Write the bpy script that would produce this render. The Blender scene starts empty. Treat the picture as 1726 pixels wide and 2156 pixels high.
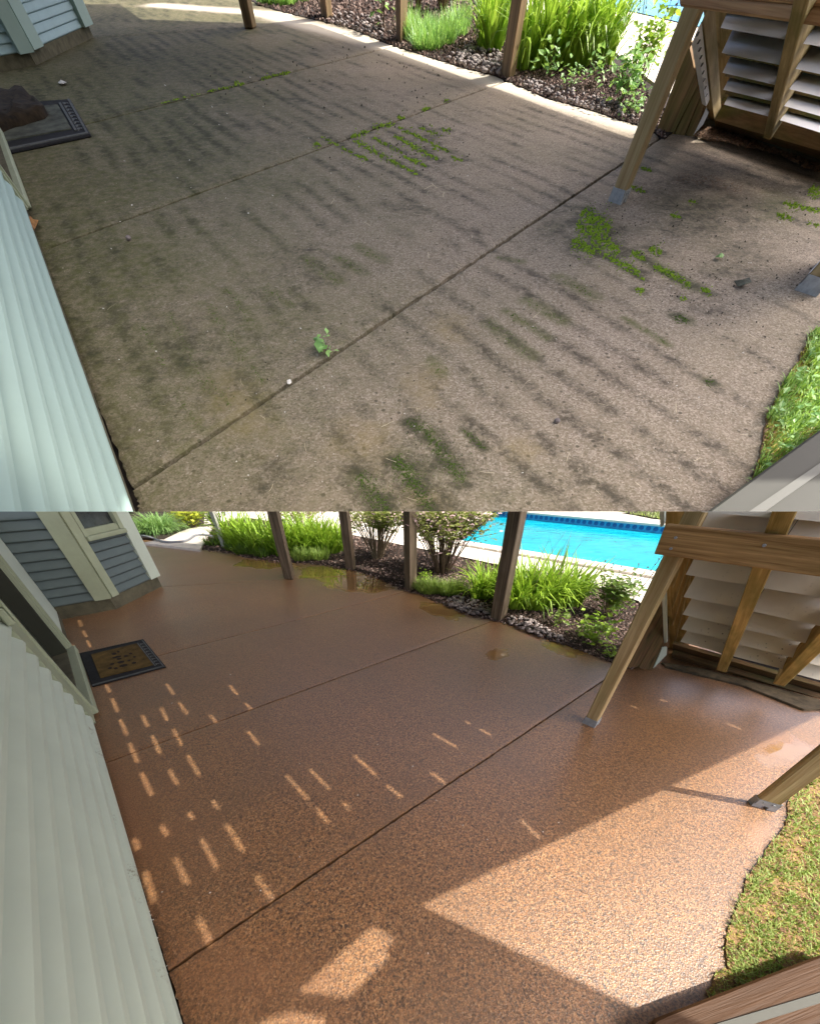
import bpy, bmesh, math, random
import numpy as np
from mathutils import Vector, Matrix, noise as mnoise
from mathutils.geometry import tessellate_polygon, intersect_point_line

random.seed(7)
RNG = np.random.default_rng(7)
scene = bpy.context.scene
COL = scene.collection
R = math.radians

# ------------------------------------------------------------------ camera, sky, sun, exposure
FOC, PX, PY = 680.0, 863.0, 1380.0            # focal length and lens centre in survey units (picture 1726 wide)
EYE = 1.5
PITCH_PATIO = math.atan((PY - 975.0) / FOC)    # camera pitch against the clean patio
PITCH_BANK = math.atan((PY + 246.0) / FOC)     # camera pitch against the sloping bank
cam_d = bpy.data.cameras.new('camera')
cam = bpy.data.objects.new('camera', cam_d)
COL.objects.link(cam)
scene.camera = cam
cam.location = (0, 0, EYE)
cam.rotation_euler = (R(90) - PITCH_PATIO, 0, 0)
cam_d.sensor_fit = 'HORIZONTAL'
cam_d.sensor_width = 36.0
cam_d.lens = 36.0 * FOC / 1726.0
cam_d.shift_y = (PY - 1078.2) / 1726.0
cam_d.clip_start = 0.05
cam_d.clip_end = 3000

SUN_AZ, SUN_EL = math.atan2(-0.41, 0.91), R(55)
SUN = Vector((math.cos(SUN_EL) * math.cos(SUN_AZ), math.cos(SUN_EL) * math.sin(SUN_AZ), math.sin(SUN_EL)))
world = bpy.data.worlds.new("World")
scene.world = world
world.use_nodes = True
wn = world.node_tree
sky = wn.nodes.new('ShaderNodeTexSky')
sky.sky_type = 'NISHITA'
sky.sun_disc = False
sky.sun_elevation = SUN_EL
sky.sun_rotation = math.atan2(SUN.x, SUN.y)
sky.air_density = 0.7
sky.dust_density = 5.0
sky.ozone_density = 0.4
wn.links.new(sky.outputs[0], wn.nodes['Background'].inputs[0])
wn.nodes['Background'].inputs[1].default_value = 0.15
sun_d = bpy.data.lights.new('sun', 'SUN')
sun_d.energy = 2.4
sun_d.angle = R(0.3)
sun_d.color = (1.0, 0.95, 0.86)
sun = bpy.data.objects.new('sun', sun_d)
COL.objects.link(sun)
sun.rotation_euler = SUN.to_track_quat('Z', 'Y').to_euler()
scene.view_settings.view_transform = 'Standard'
scene.view_settings.look = 'None'
scene.view_settings.gamma = 1.0
scene.view_settings.use_curve_mapping = False
scene.view_settings.exposure = 1.6
scene.render.engine = 'CYCLES'
scene.cycles.max_bounces = 6

# ------------------------------------------------------------------ the two places: a level patio and a patio on the bank beyond it
class Place:
    def __init__(self, pitch, upright, M, keep):
        self.pitch, self.M, self.keep = pitch, M, keep
        v = -self.ray(*upright)
        self.V = v.normalized() * (1 if v.z > 0 else -1)
        n = Vector((1, 0, 0)).cross(self.ray(PX, 1077.15)).normalized()
        if n.z < 0:
            n = -n
        self.edge_n = n
    def ray(self, x, y):
        c, u = (x - PX) / FOC, -(y - PY) / FOC
        cp, sp = math.cos(self.pitch), math.sin(self.pitch)
        return Vector((c, cp + u * sp, -sp + u * cp))
    def g(self, p, z=0.0):
        r = self.ray(*p)
        t = (z - EYE) / r.z
        return Vector((r.x * t, r.y * t, z))
    def mpp(self, p):
        """metres per survey unit at the ground point p"""
        cp, sp = math.cos(self.pitch), math.sin(self.pitch)
        return (p.y * cp - (p.z - EYE) * sp) / FOC

eye = Vector((0, 0, EYE))
theta = PITCH_BANK - PITCH_PATIO
seam_up = math.atan((PY - 1077.15) / FOC)
slant_l = EYE / math.sin(PITCH_PATIO - seam_up)
slant_u = EYE / math.sin(PITCH_BANK - seam_up)
K = slant_l / slant_u                          # the bank starts where the level ground ends
M_BANK = Matrix.Translation(eye) @ Matrix.Rotation(theta, 4, 'X') @ Matrix.Scale(K, 4) @ Matrix.Translation(-eye)
L = Place(PITCH_PATIO, (870, 2271), Matrix.Identity(4), -1)
U = Place(PITCH_BANK, (850, 1550), M_BANK, 1)
SUN_L = SUN.copy()
SUN_U = (M_BANK.to_3x3().inverted() @ SUN).normalized()

# survey sheets (each one an enlarged piece of the survey) -> picture units
def sheet(x0, y0, s):
    return lambda *pts: [(x0 + x / s, y0 + y / s) for x, y in pts]
u1 = sheet(0, 0, 2.948); u2 = sheet(585.6, 0, 2.948); u3 = sheet(1140.4, 0, 2.948)
u4 = sheet(0, 512.4, 1.965); u5 = sheet(847.6, 512.4, 1.965)
uB = sheet(1390.7, 0, 5.149); uM = sheet(790.5, 0, 2.876)
l1 = sheet(0, 1068.7, 2.948); l2 = sheet(585.6, 1068.7, 2.948); l3 = sheet(1140.4, 1068.7, 2.948)
l4 = sheet(0, 1570.8, 1.965); l5 = sheet(847.6, 1570.8, 1.965)
lA = sheet(0, 1076.7, 4.716); lB = sheet(1390.7, 1076.7, 5.149); lE = sheet(278.1, 1076.7, 2.948)
lM = sheet(146.4, 1317.5, 7.369)

# ------------------------------------------------------------------ node helpers
class Mat:
    def __init__(self, name, rough=0.7, spec=0.3):
        self.m = bpy.data.materials.new(name)
        self.m.use_nodes = True
        self.t = self.m.node_tree
        self.p = self.t.nodes['Principled BSDF']
        self.p.inputs['Roughness'].default_value = rough
        self.p.inputs['Specular IOR Level'].default_value = spec
        self._tc = None
    def n(self, kind, **kw):
        x = self.t.nodes.new(kind)
        for k, v in kw.items():
            setattr(x, k, v)
        return x
    def put(self, sock, v):
        if isinstance(v, (int, float)):
            sock.default_value = v
        elif isinstance(v, tuple):
            sock.default_value = v if len(v) == len(sock.default_value) else (*v, 1.0)
        else:
            self.t.links.new(v, sock)
    def obj(self):
        if self._tc is None:
            self._tc = self.n('ShaderNodeTexCoord')
        return self._tc.outputs['Object']
    def scale(self, vec, s):
        x = self.n('ShaderNodeVectorMath', operation='MULTIPLY')
        self.put(x.inputs[0], vec)
        x.inputs[1].default_value = s
        return x.outputs[0]
    def noise(self, vec, scale, detail=4, rough=0.6, dist=0.0):
        x = self.n('ShaderNodeTexNoise')
        self.put(x.inputs['Vector'], vec)
        x.inputs['Scale'].default_value = scale
        x.inputs['Detail'].default_value = detail
        x.inputs['Roughness'].default_value = rough
        x.inputs['Distortion'].default_value = dist
        return x.outputs['Fac']
    def voro(self, vec, scale, out='Color', feature='F1'):
        x = self.n('ShaderNodeTexVoronoi', feature=feature)
        self.put(x.inputs['Vector'], vec)
        x.inputs['Scale'].default_value = scale
        return x.outputs[out]
    def sep(self, col, i):
        x = self.n('ShaderNodeSeparateColor')
        self.put(x.inputs[0], col)
        return x.outputs[i]
    def attr(self, name):
        return self.n('ShaderNodeAttribute', attribute_name=name).outputs['Color']
    def ramp(self, fac, stops, interp='LINEAR'):
        x = self.n('ShaderNodeValToRGB')
        self.put(x.inputs[0], fac)
        e = x.color_ramp
        e.interpolation = interp
        while len(e.elements) < len(stops):
            e.elements.new(0.5)
        for el, (p, c) in zip(e.elements, stops):
            el.position = p
            el.color = (c, c, c, 1) if isinstance(c, (int, float)) else (*c, 1)
        return x.outputs[0]
    def mix(self, fac, a, b, blend='MIX'):
        x = self.n('ShaderNodeMix', data_type='RGBA', blend_type=blend)
        self.put(x.inputs[0], fac)
        self.put(x.inputs[6], a)
        self.put(x.inputs[7], b)
        return x.outputs[2]
    def math(self, op, a, b=0.0, clamp=False):
        x = self.n('ShaderNodeMath', operation=op, use_clamp=clamp)
        self.put(x.inputs[0], a)
        self.put(x.inputs[1], b)
        return x.outputs[0]
    def bump(self, h, strength=0.3, dist=0.01):
        x = self.n('ShaderNodeBump')
        self.put(x.inputs['Height'], h)
        x.inputs['Strength'].default_value = strength
        x.inputs['Distance'].default_value = dist
        self.t.links.new(x.outputs[0], self.p.inputs['Normal'])
    def island(self):
        return self.n('ShaderNodeNewGeometry').outputs['Random Per Island']
    def rand(self):
        return self.n('ShaderNodeObjectInfo').outputs['Random']
    def color(self, v):
        self.put(self.p.inputs['Base Color'], v)
    def rough(self, v):
        self.put(self.p.inputs['Roughness'], v)

def plain(name, c, rough=0.7, var=0.12, scale=8.0, spec=0.3):
    a = Mat(name, rough, spec)
    f = a.noise(a.obj(), scale, 5, 0.65)
    lo = tuple(x * (1 - var) for x in c)
    hi = tuple(min(0.95, x * (1 + var)) for x in c)
    a.color(a.ramp(f, [(0.3, lo), (0.7, hi)]))
    a.bump(a.noise(a.obj(), scale * 12, 3), 0.1, 0.004)
    return a.m

def wood(name, dark, light, stain=None, amount=0.5, k=1.0, rough=0.75):
    a = Mat(name, rough, 0.25)
    o = a.obj()
    g1 = a.noise(a.scale(o, (26 / k, 26 / k, 1.1 / k)), 1.0, 5, 0.65, 1.2)
    g2 = a.noise(a.scale(o, (110 / k, 110 / k, 3 / k)), 1.0, 3, 0.6, 0.4)
    c = a.ramp(a.math('ADD', a.math('MULTIPLY', g1, 0.7), a.math('MULTIPLY', g2, 0.3)), [(0.36, dark), (0.5, tuple((x + y) / 2 for x, y in zip(dark, light))), (0.63, light)])
    if stain:
        s = a.noise(a.scale(o, (9 / k, 9 / k, 2.5 / k)), 1.0, 4, 0.6)
        c = a.mix(a.ramp(s, [(0.45, 0.0), (0.68, amount)]), c, stain)
    kn = a.voro(a.scale(o, (7 / k, 7 / k, 1.6 / k)), 1.0, 'Distance')
    c = a.mix(a.ramp(kn, [(0.03, 0.7), (0.10, 0.0)]), c, tuple(x * 0.45 for x in dark))
    a.color(c)
    a.bump(a.math('ADD', g1, g2), 0.35, 0.006 * k)
    return a.m

def leaf(name, a_, b_, trans=0.35, rough=0.45):
    a = Mat(name, rough, 0.35)
    c = a.ramp(a.island(), [(0.0, a_), (0.6, b_), (1.0, tuple(min(1, x * 1.25) for x in b_))])
    c = a.mix(a.ramp(a.noise(a.obj(), 3.0), [(0.35, 0.25), (0.7, 0.0)]), c, tuple(x * 0.5 for x in a_))
    a.color(c)
    tr = a.n('ShaderNodeBsdfTranslucent')
    a.put(tr.inputs[0], a.mix(0.4, c, (0.45, 0.6, 0.06)))
    mx = a.n('ShaderNodeMixShader')
    mx.inputs[0].default_value = trans
    out = a.t.nodes['Material Output']
    a.t.links.new(a.p.outputs[0], mx.inputs[1])
    a.t.links.new(tr.outputs[0], mx.inputs[2])
    a.t.links.new(mx.outputs[0], out.inputs[0])
    return a.m

def make_wet_aggregate():
    a = Mat('wet_exposed_aggregate', 0.35, 0.5)
    o = a.obj()
    st = a.attr('stain')
    puddle, mud, pale = a.sep(st, 0), a.sep(st, 1), a.sep(st, 2)
    cell = a.voro(o, 215.0)
    big = a.voro(o, 125.0)
    c = a.ramp(a.sep(cell, 0), [(0.0, (0.016, 0.011, 0.008)), (0.18, (0.05, 0.026, 0.012)), (0.40, (0.30, 0.132, 0.046)), (0.8, (0.43, 0.195, 0.068)), (1.0, (0.57, 0.35, 0.16))])
    c2 = a.ramp(a.sep(big, 1), [(0.0, (0.02, 0.015, 0.012)), (0.15, (0.10, 0.052, 0.025)), (0.5, (0.31, 0.138, 0.048)), (1.0, (0.46, 0.24, 0.095))])
    c = a.mix(0.45, c, c2)
    chips = a.voro(o, 125.0)
    near = a.voro(o, 125.0, 'Distance')
    m = a.math('MULTIPLY', a.ramp(a.sep(chips, 2), [(0.60, 0.0), (0.62, 1.0)]), a.ramp(near, [(0.28, 1.0), (0.4, 0.0)]))
    c = a.mix(a.math('MULTIPLY', m, .72), c, a.ramp(a.sep(chips, 0), [(0.0, (0.012, 0.009, 0.008)), (0.62, (0.03, 0.02, 0.014)), (0.66, (0.36, 0.19, 0.09)), (1.0, (0.52, 0.36, 0.22))]))
    c = a.mix(a.ramp(a.noise(o, 82.0, 3, 0.8), [(0.42, 0.65), (0.50, 0.0)]), c, (0.035, 0.022, 0.014))
    c = a.mix(a.ramp(a.noise(o, 66.0, 3, 0.8), [(0.56, 0.0), (0.64, 0.6)]), c, (0.46, 0.26, 0.12))
    blot = a.noise(o, 1.6, 4, 0.6)
    c = a.mix(a.ramp(blot, [(0.35, 0.0), (0.7, 0.45)]), c, (0.15, 0.085, 0.045))
    c = a.mix(a.math('MULTIPLY', mud, 0.8, True), c, (0.26, 0.12, 0.055))
    c = a.mix(a.math('MULTIPLY', pale, 0.7, True), c, (0.33, 0.17, 0.09))
    c = a.mix(a.math('MULTIPLY', puddle, 0.85, True), c, (0.28, 0.155, 0.055))
    a.color(c)
    r = a.ramp(a.noise(o, 1.4, 2, 0.5), [(0.2, 0.33), (0.8, 0.48)])
    r = a.mix(puddle, r, (0.02, 0.02, 0.02))
    a.rough(a.math('ADD', r, 0.0))
    h = a.math('MULTIPLY', a.voro(o, 215.0, 'Distance'), a.math('SUBTRACT', 1.0, a.math('MULTIPLY', puddle, 1.0, True)))
    a.bump(h, 0.38, 0.005)
    a.p.inputs['Coat Weight'].default_value = 1.0
    a.put(a.p.inputs['Coat Roughness'], a.ramp(puddle, [(0.2, 0.38), (0.7, 0.015)]))
    a.p.inputs['Coat IOR'].default_value = 1.68
    return a.m

def make_dirty_concrete():
    a = Mat('dirty_concrete', 0.8, 0.25)
    o = a.obj()
    st = a.attr('stain')
    dark, green, warm = a.sep(st, 0), a.sep(st, 1), a.sep(st, 2)
    cell = a.voro(o, 85.0)
    fine = a.noise(o, 26.0, 6, 0.75)
    c = a.ramp(a.sep(cell, 0), [(0.0, (0.16, 0.121, 0.088)), (0.3, (0.262, 0.207, 0.158)), (0.7, (0.365, 0.296, 0.234)), (1.0, (0.52, 0.44, 0.36))])
    c = a.mix(a.ramp(fine, [(0.35, 0.45), (0.6, 0.0)]), c, (0.12, 0.095, 0.062))
    c = a.mix(a.ramp(a.noise(o, 1.3, 5, 0.65), [(0.35, 0.0), (0.75, 0.5)]), c, (0.30, 0.24, 0.17))
    sp = a.voro(o, 17.0)
    spd = a.voro(o, 17.0, 'Distance')
    c = a.mix(a.math('MULTIPLY', a.ramp(a.sep(sp, 0), [(0.86, 0.0), (0.88, 0.75)]), a.ramp(spd, [(0.2, 1.0), (0.3, 0.0)])), c, (0.05, 0.04, 0.03))
    sun_paint = a.n('ShaderNodeAttribute', attribute_name='stain').outputs['Alpha']  # stain alpha: sunlit strip painted into the concrete colour
    c = a.mix(a.math('MULTIPLY', sun_paint, .75), c, (0.74, 0.68, 0.56))
    gn = a.noise(o, 9.0, 6, 0.75)
    c = a.mix(a.math('MULTIPLY', green, a.ramp(gn, [(0.3, 0.35), (0.65, 1.0)]), True), c, (0.088, 0.092, 0.026))
    c = a.mix(a.math('MULTIPLY', warm, a.ramp(gn, [(0.3, 0.2), (0.7, 1.0)]), True), c, (0.26, 0.19, 0.07))
    grain = a.noise(o, 22.0, 6, 0.85)
    blotch = a.noise(o, 6.5, 5, 0.7, 0.6)
    grime = a.math('MULTIPLY', a.ramp(a.noise(o, 1.9, 6, 0.72, 0.8), [(0.42, 0.0), (0.72, 0.55)]), 1.0)
    dk = a.math('ADD', a.math('MULTIPLY', dark, a.ramp(blotch, [(0.32, 0.12), (0.64, 1.30)])), a.math('MULTIPLY', grime, a.ramp(blotch, [(0.35, 0.2), (0.65, 1.0)])))
    dk = a.math('ADD', dk, a.math('MULTIPLY', a.math('SUBTRACT', grain, 0.52), a.ramp(dk, [(0.0, 0.4), (0.3, 2.0)])))
    dk = a.math('MULTIPLY', dk, a.math('SUBTRACT', 1.0, a.math('MULTIPLY', sun_paint, .8)))
    c = a.mix(a.math('MULTIPLY', a.ramp(dk, [(0.08, 0.0), (0.9, 1.0)]), 0.86), c, a.mix(green, (0.048, 0.038, 0.027), (0.036, 0.037, 0.016)))
    a.color(c)
    a.bump(a.math('ADD', a.sep(cell, 1), fine), 0.22, 0.010)
    return a.m

def make_dirty_siding():
    a = Mat('splashed_white_siding', 0.6)
    o = a.obj()
    n = a.noise(o, 60.0, 6, 0.8)
    a.color(a.mix(a.ramp(a.math('MULTIPLY', n, a.noise(o, 5.0, 3)), [(0.33, 0.0), (0.42, 0.8)]), (0.49, 0.555, 0.46), (0.20, 0.18, 0.12)))
    return a.m

M = {}
M['aggregate'] = make_wet_aggregate()
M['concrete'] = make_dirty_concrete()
M['joint'] = plain('joint_soil', (0.03, 0.024, 0.018), 0.95)
M['soil'] = plain('garden_soil', (0.030, 0.021, 0.016), 0.95, 0.5, 20)
M['lawn_dirt'] = plain('sandy_lawn_soil', (0.24, 0.15, 0.075), 0.95, 0.4, 12)
M['deck_white'] = plain('pool_deck_concrete', (0.62, 0.57, 0.50), 0.85, 0.12, 2.5)
M['path'] = plain('path_concrete', (0.58, 0.53, 0.46), 0.85, 0.15, 4)
M['mulch'] = (lambda a: (a.color(a.ramp(a.island(), [(0, (0.022, 0.014, 0.011)), (0.5, (0.085, 0.053, 0.042)), (0.8, (0.19, 0.125, 0.105)), (1, (0.42, 0.32, 0.27))])), a.m)[1])(Mat('mulch_chips', 0.9))
M['stone'] = (lambda a: (a.color(a.mix(a.noise(a.obj(), 40), a.ramp(a.rand(), [(0, (0.14, 0.115, 0.105)), (0.5, (0.32, 0.27, 0.25)), (1, (0.55, 0.48, 0.45))]), (0.12, 0.1, 0.1))), a.m)[1])(Mat('river_stone', 0.6))
M['stone_mass'] = (lambda a: (a.color(a.ramp(a.island(), [(0, (0.09, 0.075, 0.07)), (0.5, (0.24, 0.2, 0.19)), (1, (0.45, 0.4, 0.38))])), a.m)[1])(Mat('gravel_stones', 0.7))
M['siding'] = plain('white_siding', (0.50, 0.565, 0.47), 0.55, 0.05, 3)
M['siding_dirty'] = make_dirty_siding()
M['siding_up'] = plain('pale_aqua_siding', (0.31, 0.425, 0.385), 0.55, 0.05, 1.5)
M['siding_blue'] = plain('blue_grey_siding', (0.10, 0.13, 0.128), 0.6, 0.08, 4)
M['siding_far'] = plain('blue_siding_in_top_place', (0.32, 0.46, 0.49), 0.6, 0.08, 2)
M['trim'] = plain('cream_trim', (0.31, 0.345, 0.235), 0.55, 0.10, 5)
M['foundation'] = plain('foundation_concrete', (0.10, 0.092, 0.058), 0.9, 0.4, 7)
M['sheath'] = plain('lap_shadow_sheathing', (0.05, 0.055, 0.05), 0.9)  # dark tone stands in for lap shadow in the clapboard gaps
M['curb'] = plain('damp_curb', (0.085, 0.066, 0.04), 0.9, 0.6, 18)
M['door'] = plain('door_paint', (0.035, 0.038, 0.026), 0.5, 0.1, 3)
M['glass'] = plain('dark_window_glass', (0.03, 0.035, 0.035), 0.06, 0.5, 12, 0.6)
M['metal'] = plain('galvanised_steel', (0.34, 0.36, 0.38), 0.4, 0.25, 20)
M['wood_new'] = wood('treated_wood', (0.30, 0.20, 0.085), (0.60, 0.46, 0.25), (0.20, 0.19, 0.05), 0.5)
M['wood_new_up'] = wood('treated_wood_bank', (0.24, 0.16, 0.075), (0.50, 0.38, 0.21), (0.13, 0.14, 0.03), 0.5, 2.6)
M['wood_grey'] = wood('weathered_wood', (0.06, 0.042, 0.028), (0.26, 0.195, 0.13), (0.05, 0.045, 0.02), 0.5)
M['wood_grey_up'] = wood('weathered_wood_bank', (0.12, 0.075, 0.04), (0.32, 0.21, 0.11), (0.10, 0.09, 0.03), 0.5, 3.5)
M['wood_white'] = wood('sun_bleached_wood', (0.30, 0.28, 0.25), (0.62, 0.60, 0.56), (0.15, 0.15, 0.13), 0.6)
M['wood_beam'] = wood('striped_beam_wood', (0.16, 0.078, 0.024), (0.56, 0.34, 0.14), (0.20, 0.15, 0.04), 0.35)
M['wood_beam_up'] = wood('striped_beam_wood_bank', (0.20, 0.10, 0.05), (0.55, 0.34, 0.18), (0.22, 0.18, 0.06), 0.3, 2.6)
M['wood_stud'] = wood('stud_wood', (0.28, 0.18, 0.05), (0.58, 0.41, 0.16), (0.15, 0.14, 0.03), 0.7)
M['wood_stud_up'] = wood('stud_wood_bank', (0.22, 0.15, 0.055), (0.50, 0.39, 0.2), (0.12, 0.12, 0.02), 0.75, 2.6)
M['wood_dark'] = wood('damp_board', (0.06, 0.035, 0.018), (0.20, 0.115, 0.05), (0.06, 0.075, 0.02), 0.7)
M['wood_dark_up'] = wood('damp_board_bank', (0.13, 0.075, 0.03), (0.36, 0.22, 0.10), (0.08, 0.12, 0.02), 0.8, 2.6)
M['wood_rail'] = wood('brown_rail_paint', (0.048, 0.021, 0.007), (0.075, 0.034, 0.012), None, 0, 1.0, 0.6)
M['rail_grey'] = plain('grey_rail_paint', (0.034, 0.034, 0.025), 0.65, 0.08, 3)
M['rail_strip'] = plain('pale_rail_strip', (0.085, 0.085, 0.072), 0.6, 0.08, 5)

def make_slat(name, c, dots, k=1.0):
    a = Mat(name, 0.55)
    o = a.obj()
    d = a.voro(o, 38.0 / k, 'Distance')
    m = a.math('MULTIPLY', a.ramp(d, [(0.10, 1.0), (0.2, 0.0)]), a.ramp(a.noise(o, 6 / k), [(0.45, 0.0), (0.6, 1.0)]))
    base = a.ramp(a.noise(o, 5 / k), [(0.3, tuple(x * 0.9 for x in c)), (0.7, c)])
    a.color(a.mix(a.math('MULTIPLY', m, dots), base, (0.06, 0.05, 0.04)))
    return a.m
M['slat'] = make_slat('cream_slat', (0.83, 0.77, 0.65), 0.15)
M['slat_dirty'] = make_slat('spotted_cream_slat', (0.80, 0.74, 0.60), 0.9)
M['slat_up'] = make_slat('white_slat', (0.90, 0.91, 0.92), 0.05, 2.6)

def make_water(name, c, k=1.0):
    a = Mat(name, 0.06, 0.4)
    o = a.obj()
    w = a.noise(a.scale(o, (1, 2.2, 1)), 2.2 / k, 3, 0.5, 1.0)
    a.color(a.ramp(w, [(0.3, tuple(x * 0.72 for x in c)), (0.6, c), (0.75, tuple(min(1, x * 1.12 + 0.03) for x in c))]))
    a.bump(a.noise(o, 5.0 / k, 3), 0.16, 0.05)
    return a.m
M['water'] = make_water('pool_water', (0.008, 0.43, 0.56))
M['water_up'] = make_water('pool_water_bank', (0.10, 0.55, 0.72), 4.0)
M['tile'] = plain('pool_tile_band', (0.04, 0.30, 0.55), 0.2, 0.2, 10)
M['tile_dark'] = plain('pool_tile_motif', (0.02, 0.10, 0.28), 0.2, 0.2, 10)
M['grass'] = leaf('lawn_blades', (0.16, 0.25, 0.04), (0.44, 0.54, 0.18))
M['grass_moss'] = leaf('lawn_moss', (0.22, 0.20, 0.03), (0.52, 0.48, 0.10), 0.15)
M['grass_up'] = leaf('lawn_blades_bank', (0.10, 0.24, 0.03), (0.34, 0.54, 0.12))
M['lily'] = leaf('daylily_leaf', (0.12, 0.25, 0.015), (0.34, 0.52, 0.05))
M['lily_up'] = leaf('daylily_leaf_bank', (0.15, 0.32, 0.02), (0.42, 0.64, 0.08))
M['fountain'] = leaf('fountain_grass_leaf', (0.10, 0.24, 0.06), (0.30, 0.48, 0.17))
M['yellow'] = leaf('golden_leaf', (0.26, 0.33, 0.02), (0.48, 0.50, 0.05))
M['herb'] = leaf('herb_leaf', (0.11, 0.20, 0.03), (0.28, 0.38, 0.09))
M['herb_up'] = leaf('herb_leaf_bank', (0.14, 0.36, 0.08), (0.36, 0.60, 0.2))
M['bush'] = leaf('shrub_leaf', (0.05, 0.11, 0.02), (0.16, 0.26, 0.05))
M['bush_dark'] = leaf('dusky_shrub_leaf', (0.08, 0.11, 0.03), (0.30, 0.33, 0.10))
M['pink'] = leaf('pink_blossom', (0.45, 0.28, 0.30), (0.70, 0.50, 0.52), 0.2)
M['bark'] = plain('shrub_bark', (0.14, 0.10, 0.065), 0.9, 0.4, 30)
M['bark_pale'] = plain('pale_shrub_bark', (0.30, 0.235, 0.15), 0.9, 0.4, 30)
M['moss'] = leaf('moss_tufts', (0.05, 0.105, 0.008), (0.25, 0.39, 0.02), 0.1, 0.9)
M['moss_dark'] = leaf('dark_moss_tufts', (0.035, 0.07, 0.01), (0.09, 0.15, 0.02), 0.1, 0.9)  # moss of a darker green of its own
M['crumb'] = leaf('debris_crumbs', (0.02, 0.018, 0.013), (0.05, 0.045, 0.03), 0.0, 0.9)
M['litter'] = leaf('leaf_litter', (0.05, 0.026, 0.015), (0.24, 0.14, 0.08), 0.05, 0.9)
M['straw'] = leaf('pale_straw', (0.35, 0.29, 0.18), (0.6, 0.52, 0.36), 0.05, 0.9)
M['dryleaf'] = plain('dry_leaf', (0.28, 0.14, 0.05), 0.8, 0.4, 30)
M['white_bit'] = plain('white_debris', (0.65, 0.62, 0.55), 0.8, 0.1, 20)
M['mat_black'] = plain('mat_rubber', (0.014, 0.014, 0.015), 0.75, 0.5, 30)
M['mat_gold'] = plain('mat_golden_pile', (0.10, 0.062, 0.016), 0.95, 0.5, 14)
M['mat_grey'] = plain('mat_grey_pile', (0.075, 0.08, 0.06), 0.95, 0.6, 5)
M['mat_line'] = plain('mat_grey_line', (0.10, 0.105, 0.10), 0.8, 0.3, 20)
M['mat_print'] = plain('mat_dark_print', (0.022, 0.016, 0.012), 0.9, 0.3, 20)
M['coir'] = plain('brown_coir', (0.024, 0.016, 0.008), 0.95, 0.8, 9)
M['hose'] = plain('grey_hose', (0.22, 0.23, 0.25), 0.4, 0.1, 20)
M['deckboards'] = wood('deck_boards', (0.16, 0.10, 0.06), (0.34, 0.25, 0.16))

# ------------------------------------------------------------------ building helpers
def tag(o, label=None, cat=None, group=None, kind=None):
    for k, v in (('label', label), ('category', cat), ('group', group), ('kind', kind)):
        if v:
            o[k] = v
    return o

FRAMES = {}
def thing(W, name, base, label, cat, group=None, kind=None):
    e = bpy.data.objects.new(name, None)
    e.empty_display_size = 0.05
    COL.objects.link(e)
    F = Matrix.Translation(base)
    FRAMES[e.name] = F
    e.matrix_basis = W.M @ F
    return tag(e, label, cat, group, kind)

def axes(origin, z=None, x=None):
    z = (z or Vector((0, 0, 1))).normalized()
    x = x or Vector((1, 0, 0))
    x = (x - z * x.dot(z)).normalized()
    y = z.cross(x)
    m = Matrix((x, y, z)).transposed().to_4x4()
    m.translation = origin
    return m

def make(W, name, bm, mat, frame=None, parent=None, clip=True, smooth=False, fill=False, bevel=0.0):
    if bevel:
        bmesh.ops.bevel(bm, geom=bm.edges[:], offset=bevel, segments=1, affect='EDGES', clamp_overlap=True)
    if clip:
        geom = bm.verts[:] + bm.edges[:] + bm.faces[:]
        r = bmesh.ops.bisect_plane(bm, geom=geom, plane_co=eye, plane_no=W.edge_n * -W.keep, clear_outer=True, dist=1e-6)
        if fill:
            cut = [e for e in r['geom_cut'] if isinstance(e, bmesh.types.BMEdge)]
            if cut:
                bmesh.ops.contextual_create(bm, geom=cut)
    if frame is None:
        frame = FRAMES[parent.name] if parent is not None and parent.name in FRAMES else Matrix.Identity(4)
    me = bpy.data.meshes.new(name)
    bm.transform(frame.inverted())
    bm.to_mesh(me)
    bm.free()
    if smooth:
        me.polygons.foreach_set('use_smooth', [True] * len(me.polygons))
    me.materials.append(mat)
    o = bpy.data.objects.new(name, me)
    COL.objects.link(o)
    FRAMES[o.name] = frame
    if parent is not None:
        o.parent = parent
        o.matrix_basis = FRAMES[parent.name].inverted() @ frame
    else:
        o.matrix_basis = W.M @ frame
    return o

def from_lists(vs, fs):
    bm = bmesh.new()
    bv = [bm.verts.new(v) for v in vs]
    for f in fs:
        try:
            bm.faces.new([bv[i] for i in f])
        except ValueError:
            pass
    return bm

def prism(bm, poly, off):
    """solid between polygon poly and poly+off (list of Vectors, convex or not)"""
    a = [bm.verts.new(p) for p in poly]
    b = [bm.verts.new(p + off) for p in poly]
    n = len(poly)
    if n == 4:
        bm.faces.new(a); bm.faces.new(b[::-1])
    else:
        for tri in tessellate_polygon([poly]):
            bm.faces.new([a[i] for i in tri]); bm.faces.new([b[i] for i in tri][::-1])
    for i in range(n):
        j = (i + 1) % n
        bm.faces.new([a[j], a[i], b[i], b[j]])
    bmesh.ops.recalc_face_normals(bm, faces=bm.faces[:])
    return bm

def hexa(bm, c8):
    v = [bm.verts.new(p) for p in c8]
    for f in ((0, 1, 2, 3), (7, 6, 5, 4), (0, 4, 5, 1), (1, 5, 6, 2), (2, 6, 7, 3), (3, 7, 4, 0)):
        bm.faces.new([v[i] for i in f])
    bmesh.ops.recalc_face_normals(bm, faces=bm.faces[:])
    return bm

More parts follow.
